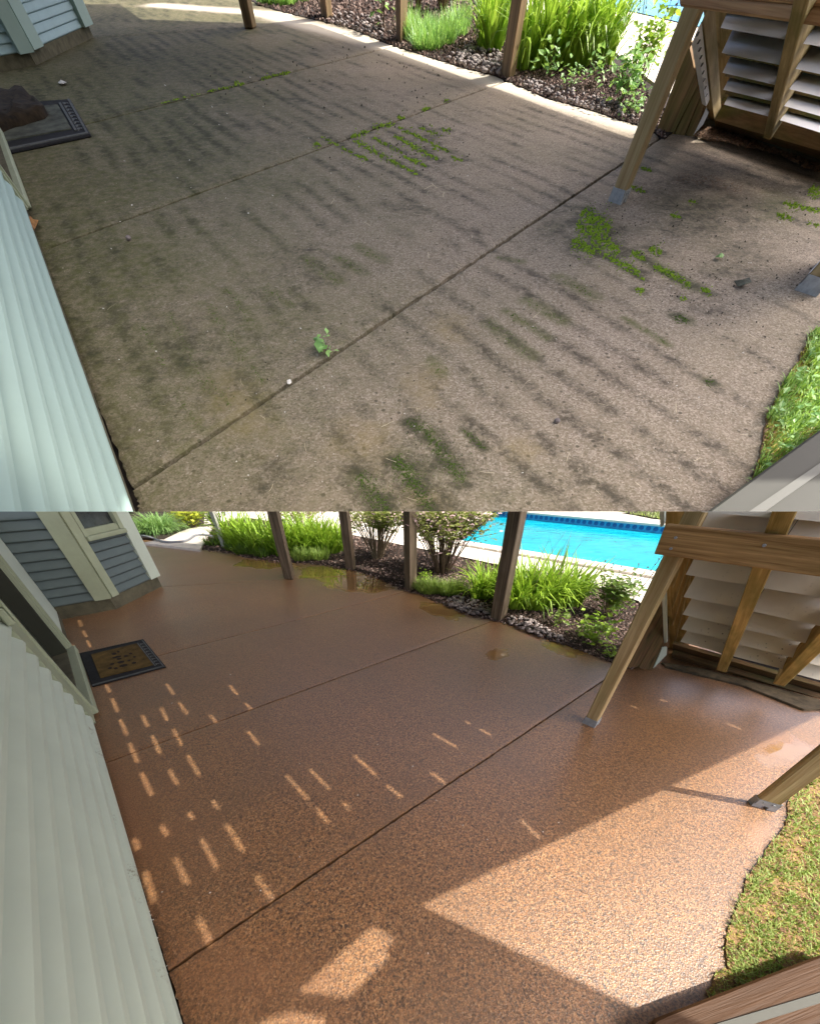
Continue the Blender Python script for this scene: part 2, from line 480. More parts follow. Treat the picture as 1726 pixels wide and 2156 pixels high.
class Plane:
    """an upright wall plane over the ground line a-b"""
    def __init__(self, W, a, b, up=None):
        self.W = W
        self.A = W.g(a)
        self.e = (W.g(b) - self.A).normalized()
        self.V = -W.ray(*up).normalized() if up else W.V
        n = self.e.cross(self.V).normalized()
        if n.dot(eye - self.A) < 0:
            n = -n
        self.n = n
    def pt(self, s, t, d=0.0):
        return self.A + self.e * s + self.V * t + self.n * d
    def px(self, p, d=0.0):
        r = self.W.ray(*p)
        k = (self.A + self.n * d - eye).dot(self.n) / r.dot(self.n)
        return eye + r * k
    def st(self, p, d=0.0):
        q = self.px(p, d) - self.A - self.n * d
        t = q.dot(self.n.cross(self.e)) / self.V.dot(self.n.cross(self.e))
        s = (q - self.V * t).dot(self.e)
        return s, t
    def s(self, p):
        return (self.W.g(p) - self.A).dot(self.e)
    def box(self, s0, s1, t0, t1, d0, d1):
        return [self.pt(*q) for q in ((s0, t0, d0), (s1, t0, d0), (s1, t1, d0), (s0, t1, d0), (s0, t0, d1), (s1, t0, d1), (s1, t1, d1), (s0, t1, d1))]

def panel(P, pts, d, th, name, mat, parent, along='V', bevel=0.0):
    poly = [P.px(p, d) for p in pts]
    bm = prism(bmesh.new(), poly, -P.n * th)
    fr = axes(poly[0], P.V if along == 'V' else P.e, P.e if along == 'V' else P.V)
    return make(P.W, name, bm, mat, fr, parent, fill=True, bevel=bevel)

def boxpart(P, s0, s1, t0, t1, d0, d1, name, mat, parent, along='V', bevel=0.0):
    bm = hexa(bmesh.new(), P.box(s0, s1, t0, t1, d0, d1))
    fr = axes(P.pt(s0, t0, d0), P.V if along == 'V' else P.e, P.e if along == 'V' else P.V)
    return make(P.W, name, bm, mat, fr, parent, fill=True, bevel=bevel)

def clapboards(P, s0, s1, t0, dt, n, mat, parent, lip=0.02, dirty=None):
    clean = mat
    skip = None
    for k in range(n):
        mat = dirty if dirty and k == 0 else clean
        t = t0 + k * dt
        a0, a1 = (skip(k, s0, s1) if skip else (s0, s1))
        j = random.uniform(-0.001, 0.001)
        prof = [(0.0, lip * .1 + j), (dt * .13, lip + j), (dt * .3, lip * .92 + j), (dt * .955, -lip * .25), (dt * .955, -lip * .8), (0.0, -lip * .8)]
        bm = bmesh.new()
        ra = [bm.verts.new(P.pt(a0, t + q, d)) for q, d in prof]
        rb = [bm.verts.new(P.pt(a1, t + q, d)) for q, d in prof]
        n = len(prof)
        for i in range(n):
            bm.faces.new((ra[i], rb[i], rb[(i + 1) % n], ra[(i + 1) % n]))
        bm.faces.new(ra[::-1]); bm.faces.new(rb)
        bmesh.ops.recalc_face_normals(bm, faces=bm.faces[:])
        make(P.W, 'clapboard', bm, mat, axes(P.pt(a0, t, 0), P.V, P.e), parent, fill=True)

def sheet_poly(W, pts, z, name, mat, kind='structure', holes=(), skirt=0.0, bumpy=0.0):
    loops = [[W.g(p, z) for p in pts]] + [[W.g(p, z) for p in h] for h in holes]
    flat = [v for l in loops for v in l]
    tris = tessellate_polygon(loops)
    bm = from_lists(flat, tris)
    bmesh.ops.recalc_face_normals(bm, faces=bm.faces[:])
    if sum(f.normal.z for f in bm.faces) < 0:
        bmesh.ops.reverse_faces(bm, faces=bm.faces[:])
    if skirt:
        be = [e for e in bm.edges if e.is_boundary]
        r = bmesh.ops.extrude_edge_only(bm, edges=be)
        for v in r['geom']:
            if isinstance(v, bmesh.types.BMVert):
                v.co.z -= skirt
    o = make(W, name, bm, mat, axes(flat[0]))
    return tag(o, kind=kind)

def inside(p, poly):
    x, y = p
    c = False
    n = len(poly)
    for i in range(n):
        x1, y1 = poly[i]; x2, y2 = poly[(i + 1) % n]
        if (y1 > y) != (y2 > y) and x < (x2 - x1) * (y - y1) / (y2 - y1) + x1:
            c = not c
    return c

def resample(poly, step):
    out = []
    n = len(poly)
    for i in range(n):
        a, b = Vector(poly[i]), Vector(poly[(i + 1) % n])
        k = max(1, int((b - a).length / step))
        for j in range(k):
            out.append(tuple(a.lerp(b, j / k)))
    return out

def seg_dist(X, Y, a, b):
    ax, ay = a; bx, by = b
    dx, dy = bx - ax, by - ay
    t = np.clip(((X - ax) * dx + (Y - ay) * dy) / (dx * dx + dy * dy + 1e-12), 0, 1)
    return np.hypot(X - ax - t * dx, Y - ay - t * dy)

def vnoise(X, Y, s, seed=0.0):
    f = np.frompyfunc(lambda x, y: mnoise.noise(Vector((x * s + seed, y * s - seed, seed))), 2, 1)
    return f(X, Y).astype(float)

def slab(W, quad, res, gap, mat, parent, stainer, thick=0.12):
    c = [W.g(p) for p in quad]
    k = []
    for i in range(4):
        a, b, d = c[i], c[(i + 1) % 4], c[i - 1]
        k.append(a + ((b - a).normalized() + (d - a).normalized()) * gap)
    c = k
    nu = max(2, int(((c[1] - c[0]).length + (c[2] - c[3]).length) / 2 / res))
    nv = max(2, int(((c[3] - c[0]).length + (c[2] - c[1]).length) / 2 / res))
    uu, vv = np.meshgrid(np.linspace(0, 1, nu + 1), np.linspace(0, 1, nv + 1))
    cx = [np.array([q.x, q.y]) for q in c]
    XY = ((1 - uu)[..., None] * (1 - vv)[..., None] * cx[0] + uu[..., None] * (1 - vv)[..., None] * cx[1]
          + uu[..., None] * vv[..., None] * cx[2] + (1 - uu)[..., None] * vv[..., None] * cx[3]).reshape(-1, 2)
    # crumbly joint edges
    edge = ((uu == 0) | (uu == 1) | (vv == 0) | (vv == 1)).reshape(-1)
    XY = XY + edge[:, None] * RNG.normal(0, gap * 0.22, XY.shape)
    Z = np.where(edge, -gap * 0.35, 0.0)
    st = stainer(XY[:, 0], XY[:, 1])
    n1 = nu + 1
    idx = np.arange(nu * nv)
    i0 = (idx // nu) * n1 + idx % nu
    F = np.stack([i0, i0 + 1, i0 + n1 + 1, i0 + n1], 1)
    # drop cells on the other side of the ground's far edge
    C = np.column_stack([XY, Z])
    en = np.array(W.edge_n)
    side = ((C - np.array(eye)) @ en) * W.keep
    ok = side[F].max(1) > -1e-4 if W.keep > 0 else np.ones(len(F), bool)
    F = F[ok]
    me = bpy.data.meshes.new('slab')
    base = Vector((*cx[0], 0))
    verts = (C - np.array(base)).tolist()
    faces = F.tolist()
    ring = [j for j in range(nu)] + [r * n1 + nu for r in range(nv)] + [nv * n1 + j for j in range(nu, 0, -1)] + [r * n1 for r in range(nv, 0, -1)]
    m0 = len(verts)
    for j in ring:
        verts.append([verts[j][0], verts[j][1], verts[j][2] - thick])
    for a in range(len(ring)):
        b = (a + 1) % len(ring)
        faces.append([ring[b], ring[a], m0 + a, m0 + b])
    me.from_pydata(verts, [], faces)
    if (c[1] - c[0]).cross(c[3] - c[0]).z < 0:
        me.flip_normals()
    at = me.attributes.new('stain', 'FLOAT_COLOR', 'POINT')
    dat = np.ones((len(verts), 4))
    dat[:len(st), :st.shape[1]] = st
    dat[len(st):, :st.shape[1]] = st[ring]
    at.data.foreach_set('color', dat.ravel())
    if W.keep > 0:      # trim exactly at the foot of the bank
        bm = bmesh.new(); bm.from_mesh(me)
        bmesh.ops.bisect_plane(bm, geom=bm.verts[:] + bm.edges[:] + bm.faces[:], plane_co=eye - base, plane_no=-W.edge_n, clear_outer=True, dist=1e-6)
        bm.to_mesh(me); bm.free()
    me.materials.append(mat)
    o = bpy.data.objects.new('slab', me)
    COL.objects.link(o)
    FRAMES[o.name] = Matrix.Translation(base)
    o.parent = parent
    o.matrix_basis = FRAMES[parent.name].inverted() @ FRAMES[o.name]
    return o

def post(W, corners, label, mat, height=2.5, base=False, group=None, name='wooden_post', cat='post', bev=0.006, scale=1.0, hs=1.0):
    p1, p2, p3 = [W.g(p) for p in corners]
    p4 = p1 + p3 - p2
    foot = [p1, p2, p3, p4]
    lift = W.V * (0.035 * hs if base else 0.0)
    t = thing(W, name, (p1 + p3) / 2, label, cat, group)
    bm = prism(bmesh.new(), [p + lift for p in foot], W.V * height)
    make(W, 'shaft', bm, mat, axes(p2, W.V, p1 - p2), t, fill=True, bevel=bev)
    if base:
        cen = (p1 + p3) / 2
        q = [cen + (p - cen) * 1.10 for p in foot]
        b = bmesh.new()
        for i in range(4):      # four upturned plates round the shaft, standing on a pan
            a, c = q[i], q[(i + 1) % 4]
            a2, c2 = cen + (a - cen) * 0.94, cen + (c - cen) * 0.94
            a, c, a2, c2 = a.lerp(c, .04), c.lerp(a, .04), a2.lerp(c2, .04), c2.lerp(a2, .04)
            h0, h1 = W.V * 0.022 * hs, W.V * 0.062 * hs
            hexa(b, [a + h0, c + h0, c2 + h0, a2 + h0, a + h1, c + h1, c2 + h1, a2 + h1])
        make(W, 'post_base', b, M['metal'], None, t)
        b = bmesh.new()
        for i in (0, 2):        # stand-off feet with the gap between them
            a, c = q[i], q[(i + 1) % 4]
            ac, cc = a.lerp(q[3 - i], .36), c.lerp(q[(i + 2) % 4] if i == 0 else q[1], .36)
            h1 = W.V * 0.022 * hs
            hexa(b, [a, c, cc, ac, a + h1, c + h1, cc + h1, ac + h1])
        make(W, 'standoff_foot', b, M['metal'], None, t)
        b = bmesh.new()
        pc = (q[0] + q[1]) / 2
        for f in (0.3, 0.7):
            r = (W.g(corners[1]) - cen).normalized() * 0.006 * scale
            o0 = q[1].lerp(q[2], f) + W.V * 0.045 * hs
            s = 0.004 * scale
            dirx, out = (q[2] - q[1]).normalized() * s, (q[1] - q[0]).normalized() * s
            hexa(b, [o0 - dirx - W.V * s, o0 + dirx - W.V * s, o0 + dirx + W.V * s, o0 - dirx + W.V * s,
                     o0 - dirx - W.V * s + out, o0 + dirx - W.V * s + out, o0 + dirx + W.V * s + out, o0 - dirx + W.V * s + out])
        make(W, 'nail_head', b, M['metal'], None, t)
    return t

# ------------------------------------------------------------------ planting helpers
def blade(vs, fs, base, ang, length, width, droop, lean=0.25, segs=4):
    d = Vector((math.cos(ang), math.sin(ang), 0))
    side = Vector((-d.y, d.x, 0))
    n0 = len(vs)
    p = base.copy()
    el = math.pi / 2 - lean
    step = length / segs
    for k in range(segs + 1):
        f = k / segs
        w = width * (1.0 - f ** 1.8) * 0.5 + (0.0 if k < segs else 0.0005)
        vs.append(p - side * w); vs.append(p + side * w)
        p = p + (d * math.cos(el) + Vector((0, 0, 1)) * math.sin(el)) * step
        el -= droop / segs * (0.6 + f)
    for k in range(segs):
        a = n0 + 2 * k
        fs.append((a, a + 1, a + 3, a + 2))

def grow_blades(W, spots, n, hpx, wpx, droop=(0.5, 1.8), lean=(0.0, 0.6), segs=4):
    """blades over a list of (x, y, r) picture-unit spots, sizes in survey units at the spot"""
    vs, fs = [], []
    tot = sum(s[2] ** 2 for s in spots)
    for (x, y, r) in spots:
        for _ in range(int(n * r * r / tot)):
            q = math.sqrt(random.random()) * r
            a = random.uniform(0, 6.283)
            g0 = W.g((x, y))
            m = W.mpp(g0)
            g = g0 + Vector((math.cos(a), math.sin(a), 0)) * q * m
            ang = a + random.gauss(0, 0.9)
            blade(vs, fs, g, ang, random.uniform(0.6, 1.15) * hpx * m, random.uniform(0.7, 1.2) * wpx * m,
                  random.uniform(*droop), random.uniform(*lean), segs)
    return from_lists(vs, fs)

def leaf_quad(vs, fs, p, size, up=0.5):
    a = random.uniform(0, 6.283)
    d = Vector((math.cos(a), math.sin(a), random.uniform(-0.5, 0.6))).normalized()
    s = d.cross(Vector((random.gauss(0, .4), random.gauss(0, .4), 1))).normalized()
    n = s.cross(d)
    k = len(vs)
    vs += [p, p + d * size * .5 + s * size * .3 + n * size * .08, p + d * size, p + d * size * .5 - s * size * .3 + n * size * .08]
    fs.append((k, k + 1, k + 2, k + 3))

def tube(bm, pts, radii, n=5):
    rings = []
    for i, p in enumerate(pts):
        d = (pts[min(i + 1, len(pts) - 1)] - pts[max(i - 1, 0)]).normalized()
        x = d.orthogonal().normalized()
        y = d.cross(x)
        rings.append([bm.verts.new(p + (x * math.cos(6.2832 * k / n) + y * math.sin(6.2832 * k / n)) * radii[i]) for k in range(n)])
    for a, b in zip(rings, rings[1:]):
        for k in range(n):
            bm.faces.new((a[k], a[(k + 1) % n], b[(k + 1) % n], b[k]))
    return bm

def shrub(W, base, hpx, wpx, nstem, nleaf, leafpx, label, name='shrub', matl='bush', bark='bark', low=0.3, group=None, extra=None, stemr=1.3, cat='shrub'):
    g0 = W.g(base)
    m = W.mpp(g0)
    t = thing(W, name, g0, label, cat, group)
    bm = bmesh.new()
    vs, fs, ev, ef = [], [], [], []
    tips = []
    for i in range(nstem):
        a = random.uniform(0, 6.283)
        sp = random.uniform(0.15, 1.0)
        top = g0 + Vector((math.cos(a) * wpx * sp * m, math.sin(a) * wpx * sp * m, hpx * m * random.uniform(0.75, 1.1) * (1.1 - 0.35 * sp)))
        st = g0 + Vector((math.cos(a), math.sin(a), 0)) * random.uniform(0, 0.12) * wpx * m
        pts = []
        for k in range(7):
            f = k / 6
            q = st.lerp(top, f) + Vector((random.gauss(0, 1), random.gauss(0, 1), random.gauss(0, .5))) * m * hpx * 0.025 * f
            q += Vector((0, 0, 1)) * math.sin(f * 3.14) * hpx * m * 0.08
            pts.append(q)
        tube(bm, pts, [m * stemr * (1 - 0.75 * k / 6) for k in range(7)], 4)
        for _ in range(3):
            k = random.randint(2, 5)
            b0 = pts[k]
            b1 = b0 + Vector((random.gauss(0, 1), random.gauss(0, 1), random.uniform(0.2, 1.2))) * m * hpx * 0.16
            tube(bm, [b0, b0.lerp(b1, .5) + Vector((0, 0, m * hpx * .02)), b1], [m * stemr * .5, m * stemr * .35, m * stemr * .15], 3)
            tips.append((b0, b1))
        tips.append((pts[3], pts[6]))
    make(W, 'stems', bm, M[bark], None, t)
    for _ in range(nleaf):
        b0, b1 = random.choice(tips)
        f = random.uniform(0, 1.05)
        p = b0.lerp(b1, f) + Vector((random.gauss(0, 1), random.gauss(0, 1), random.gauss(0, 1))) * m * leafpx * 0.8
        if (p.z - g0.z) < low * hpx * m and random.random() < 0.85:
            continue
        if extra and random.random() < extra[1]:
            leaf_quad(ev, ef, p, leafpx * m * random.uniform(.6, 1.1))
        else:
            leaf_quad(vs, fs, p, leafpx * m * random.uniform(.6, 1.3))
    make(W, 'foliage', from_lists(vs, fs), M[matl], None, t)
    if ev:
        make(W, 'blossom', from_lists(ev, ef), M[extra[0]], None, t)
    return t

def tuft_patch(W, segs, size, density, vs, fs, z0=0.002, soft=.36):
    """moss: low pointed tufts along segments ((a), (b), width) in survey units"""
    for a, b, w in segs:
        a, b = Vector(a), Vector(b)
        ln = (b - a).length
        for _ in range(int((ln + w) * w * density)):
            f = random.random()
            p = a.lerp(b, f)
            off = random.gauss(0, soft if random.random() < .85 else soft * 2.4) * w * (0.55 + 0.45 * math.sin(f * 3.14)) * (0.65 + 0.6 * mnoise.noise(Vector((p.x * .2, p.y * .2, 3))))
            d = (b - a).normalized() if ln > 0.1 else Vector((1, 0))
            p = p + Vector((-d.y, d.x)) * off + d * random.gauss(0, 1.2) * (1 if ln > 2 else w * .3)
            if mnoise.noise(Vector((p.x * .14, p.y * .2, 9))) < -0.12:
                continue
            g = W.g(tuple(p), z0)
            m = W.mpp(g)
            r = size * m * random.uniform(.45, 1.35)
            h = r * random.uniform(.3, 1.1)
            k = len(vs)
            an = random.uniform(0, 6.28)
            for q in range(4):
                vs.append(g + Vector((math.cos(an + q * 1.571) * r, math.sin(an + q * 1.571) * r, -0.001)))
            vs.append(g + Vector((random.gauss(0, .3) * r, random.gauss(0, .3) * r, h)))
            for q in range(4):
                fs.append((k + q, k + (q + 1) % 4, k + 4))

def scatter_chips(W, poly, n, size, z, flat=0.35):
    vs, fs = [], []
    xs = [p[0] for p in poly]; ys = [p[1] for p in poly]
    tries = 0
    gp = [tuple(W.g(p).xy) for p in poly]
    # even over the picture, so that near and far are equally covered
    while n > 0 and tries < 400000:
        tries += 1
        p = (random.uniform(min(xs), max(xs)), random.uniform(min(ys), max(ys)))
        if not inside(p, poly):
            continue
        n -= 1
        g = W.g(p, z)
        m = W.mpp(g)
        r = size * m * random.uniform(.5, 1.4)
        a = random.uniform(0, 6.28)
        d = Vector((math.cos(a), math.sin(a), random.uniform(-.3, .3))) * r
        s = Vector((-math.sin(a), math.cos(a), random.uniform(-.3, .3))) * r * random.uniform(.3, .9)
        h = Vector((0, 0, r * flat * random.uniform(.6, 1.4)))
        k = len(vs)
        vs += [g - d - s, g + d - s * .6, g + d * .8 + s, g - d * .7 + s * .8, g - d * .5 - s * .3 + h, g + d * .5 - s * .4 + h, g + d * .4 + s * .5 + h, g - d * .4 + s * .4 + h]
        for f in ((4, 5, 6, 7), (0, 1, 5, 4), (1, 2, 6, 5), (2, 3, 7, 6), (3, 0, 4, 7)):
            fs.append(tuple(k + i for i in f))
    return from_lists(vs, fs)

def straws(W, poly, n, lpx, wpx, z=0.004):
    vs, fs = [], []
    xs = [p[0] for p in poly]; ys = [p[1] for p in poly]
    while n > 0:
        p = (random.uniform(min(xs), max(xs)), random.uniform(min(ys), max(ys)))
        if not inside(p, poly):
            continue
        n -= 1
        g = W.g(p, z); m = W.mpp(g)
        a = random.uniform(0, 6.28); bend = random.gauss(0, .5)
        l, w = lpx * m * random.uniform(.4, 1.3), wpx * m
        pts = []
        q = g.copy()
        for k in range(4):
            pts.append(q.copy())
            q = q + Vector((math.cos(a), math.sin(a), 0)) * l / 3
            q.z = z + random.uniform(0, wpx * m)
            a += bend * .5
        k0 = len(vs)
        for k, q in enumerate(pts):
            s = Vector((-math.sin(a), math.cos(a), 0)) * w * .5
            vs += [q - s, q + s]
        for k in range(3):
            fs.append((k0 + 2 * k, k0 + 2 * k + 1, k0 + 2 * k + 3, k0 + 2 * k + 2))
    return from_lists(vs, fs)

# =================================================================== GROUND AND PATIOS
tag(make(L, 'ground', from_lists([Vector((-40, -15, -1.2)), Vector((40, -15, -1.2)), Vector((40, 14, -1.2)), Vector((-40, 14, -1.2))], [(0, 1, 2, 3)]), M['soil'], clip=False), kind='structure')
tag(make(U, 'hillside', from_lists([Vector((-40, 1.4, -0.25)), Vector((40, 1.4, -0.25)), Vector((40, 70, -0.25)), Vector((-40, 70, -0.25))], [(0, 1, 2, 3)]), M['soil'], clip=True), kind='structure')

def blob_l(W, X, Y, c, r, d, soft=0.5, wob=0.35, seed=1.0):
    """elliptical stain: picture centre c, right end r, lower end d"""
    g0, g1, g2 = W.g(c), W.g(r), W.g(d)
    A = np.array([[g1.x - g0.x, g2.x - g0.x], [g1.y - g0.y, g2.y - g0.y]])
    Ai = np.linalg.inv(A)
    dx, dy = X - g0.x, Y - g0.y
    q = np.hypot(Ai[0, 0] * dx + Ai[0, 1] * dy, Ai[1, 0] * dx + Ai[1, 1] * dy)
    near = q < 2.5
    out = np.zeros_like(X)
    if near.any():
        a = np.linalg.norm(A[:, 0]) + 1e-6
        w = vnoise(X[near], Y[near], 2.2 / a, seed) + 0.5 * vnoise(X[near], Y[near], 6 / a, seed + 3)
        out[near] = np.clip((1.0 - q[near] + wob * w) / soft, 0, 1)
    return out

def stain_lower(X, Y):
    P = np.zeros_like(X); Mu = np.zeros_like(X); Pa = np.zeros_like(X)
    for c, r, d, s in [((745, 1222), (835, 1226), (740, 1250), .35), ((690, 1205), (770, 1204), (690, 1222), .35), ((560, 1188), (640, 1190), (560, 1200), .5),
                       ((930, 1284), (995, 1298), (925, 1302), .5), ((1195, 1360), (1255, 1372), (1185, 1386), .5), ((1655, 1585), (1722, 1592), (1610, 1632), .7), ((1045, 1378), (1075, 1380), (1040, 1394), .6)]:
        P = np.maximum(P, blob_l(L, X, Y, c, r, d, s))
    for c, r, d, s in [((260, 1700), (420, 1720), (330, 2100), 1.0), ((250, 1320), (330, 1330), (250, 1380), 1.0), ((470, 1200), (620, 1195), (450, 1225), .7), ((1640, 1560), (1720, 1580), (1600, 1600), .8), ((520, 2050), (800, 2100), (600, 2250), 1.2)]:
        Mu = np.maximum(Mu, 0.8 * blob_l(L, X, Y, c, r, d, s))
    for c, r, d, s in [((500, 1168), (580, 1170), (480, 1176), .5), ((1105, 1340), (1180, 1352), (1095, 1352), .8), ((1600, 1760), (1640, 1770), (1590, 1800), .6)]:
        Pa = np.maximum(Pa, blob_l(L, X, Y, c, r, d, s))
    return np.stack([P, Mu, Pa], 1)

patio_l = tag(make(L, 'patio', from_lists([L.g(p, -0.03) for p in [(100, 1250), (600, 1140), (1420, 1335), (2600, 1850), (549, 2700)]], [(0, 1, 2, 3, 4)]), M['joint'], axes(Vector((0, 0, -0.03)))), kind='structure')
patio_l['label'] = 'wet reddish exposed aggregate patio with clean joints'
J1L, J1R = (351, 2048), (1420, 1333)
J2L, J2R = (216, 1609), (1110, 1281)
J3L, J3R = (150, 1428), (920, 1229)
J4L, J4R = (100, 1250), (800, 1209)
for quad, res in (([J1L, J1R, (2600, 1850), (549, 2700)], 0.025), ([J2L, J2R, J1R, J1L], 0.025), ([J3L, J3R, J2R, J2L], 0.03), ([J4L, J4R, J3R, J3L], 0.035), ([(150, 1118), (720, 1150), J4R, J4L], 0.06)):
    slab(L, quad, res, 0.0055, M['aggregate'], patio_l, stain_lower)

SD = np.array([0.53, -0.848])
JD = np.array([0.604, 0.797])
SJ = np.linalg.inv(np.array([[JD[0], SD[0]], [JD[1], SD[1]]]))
MOSS_BRIGHT = [(*u2(a, b), w) for a, b, w in [((470, 870), (860, 1080), 11), ((590, 850), (770, 950), 9), ((720, 840), (990, 990), 12), ((780, 970), (920, 1030), 10), ((750, 790), (1070, 945), 9),
               ((880, 790), (1010, 840), 7), ((270, 850), (370, 900), 6), ((380, 910), (570, 1000), 8), ((225, 890), (265, 910), 10), ((450, 850), (560, 815), 12), ((590, 790), (720, 765), 13), ((740, 725), (780, 730), 10),
               ((895, 680), (940, 672), 8), ((1025, 625), (1060, 622), 7), ((1015, 800), (1070, 808), 8), ((1080, 970), (1145, 995), 8), ((960, 920), (1000, 930), 6)]]
MOSS_BRIGHT += [(*u1(a, b), w) for a, b, w in [((1290, 566), (1520, 518), 5), ((1460, 520), (1510, 515), 9), ((1620, 488), (1726, 458), 7), ((1000, 640), (1240, 580), 2.0), ((1740, 460), (1800, 446), 8)]]
MOSS_BRIGHT += [(*u3(a, b), w) for a, b, w in [((250, 1310), (420, 1430), 34), ((220, 1390), (480, 1560), 32), ((190, 1490), (330, 1565), 25), ((420, 1600), (600, 1690), 16), ((670, 1540), (740, 1575), 18), ((700, 1650), (850, 1720), 13),
                ((560, 1560), (640, 1610), 14), ((910, 1245), (960, 1260), 8), ((800, 1330), (860, 1350), 9), ((1660, 1170), (1726, 1215), 24), ((1500, 1260), (1726, 1310), 14), ((1460, 1330), (1560, 1360), 12), ((1640, 1380), (1726, 1400), 8), ((560, 1160), (640, 1190), 10), ((620, 1040), (680, 1060), 8)]]
MOSS_BRIGHT += [(*u5(a, b), w) for a, b, w in [((800, 20), (1000, 150), 10), ((1040, 90), (1190, 172), 13), ((1235, 185), (1275, 210), 15), ((965, 190), (995, 200), 12), ((1150, 225), (1170, 230), 10)]]
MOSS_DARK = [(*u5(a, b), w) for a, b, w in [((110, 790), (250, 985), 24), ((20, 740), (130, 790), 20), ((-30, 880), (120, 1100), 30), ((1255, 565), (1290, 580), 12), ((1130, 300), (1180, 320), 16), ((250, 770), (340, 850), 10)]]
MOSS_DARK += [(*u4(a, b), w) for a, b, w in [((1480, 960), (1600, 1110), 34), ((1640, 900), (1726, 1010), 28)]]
MOSS_FILM = [(*u5(a, b), w) for a, b, w in [((360, 330), (530, 465), 20), ((430, 280), (600, 390), 14), ((515, 235), (660, 320), 20), ((650, 140), (790, 220), 18), ((400, 60), (490, 75), 10), ((920, 310), (1100, 420), 10), ((120, 480), (160, 540), 18), ((1030, 80), (1200, 180), 20)]]
MOSS_FILM += [(*u4(a, b), w) for a, b, w in [((580, 340), (680, 500), 22), ((700, 290), (860, 620), 20), ((850, 250), (1090, 580), 22), ((940, 190), (1050, 330), 20), ((1090, 180), (1220, 270), 20), ((1260, 60), (1400, 160), 24), ((1400, 60), (1500, 120), 20), ((1480, 10), (1580, 70), 18), ((720, 620), (830, 760), 18), ((860, 550), (960, 680), 20)]]

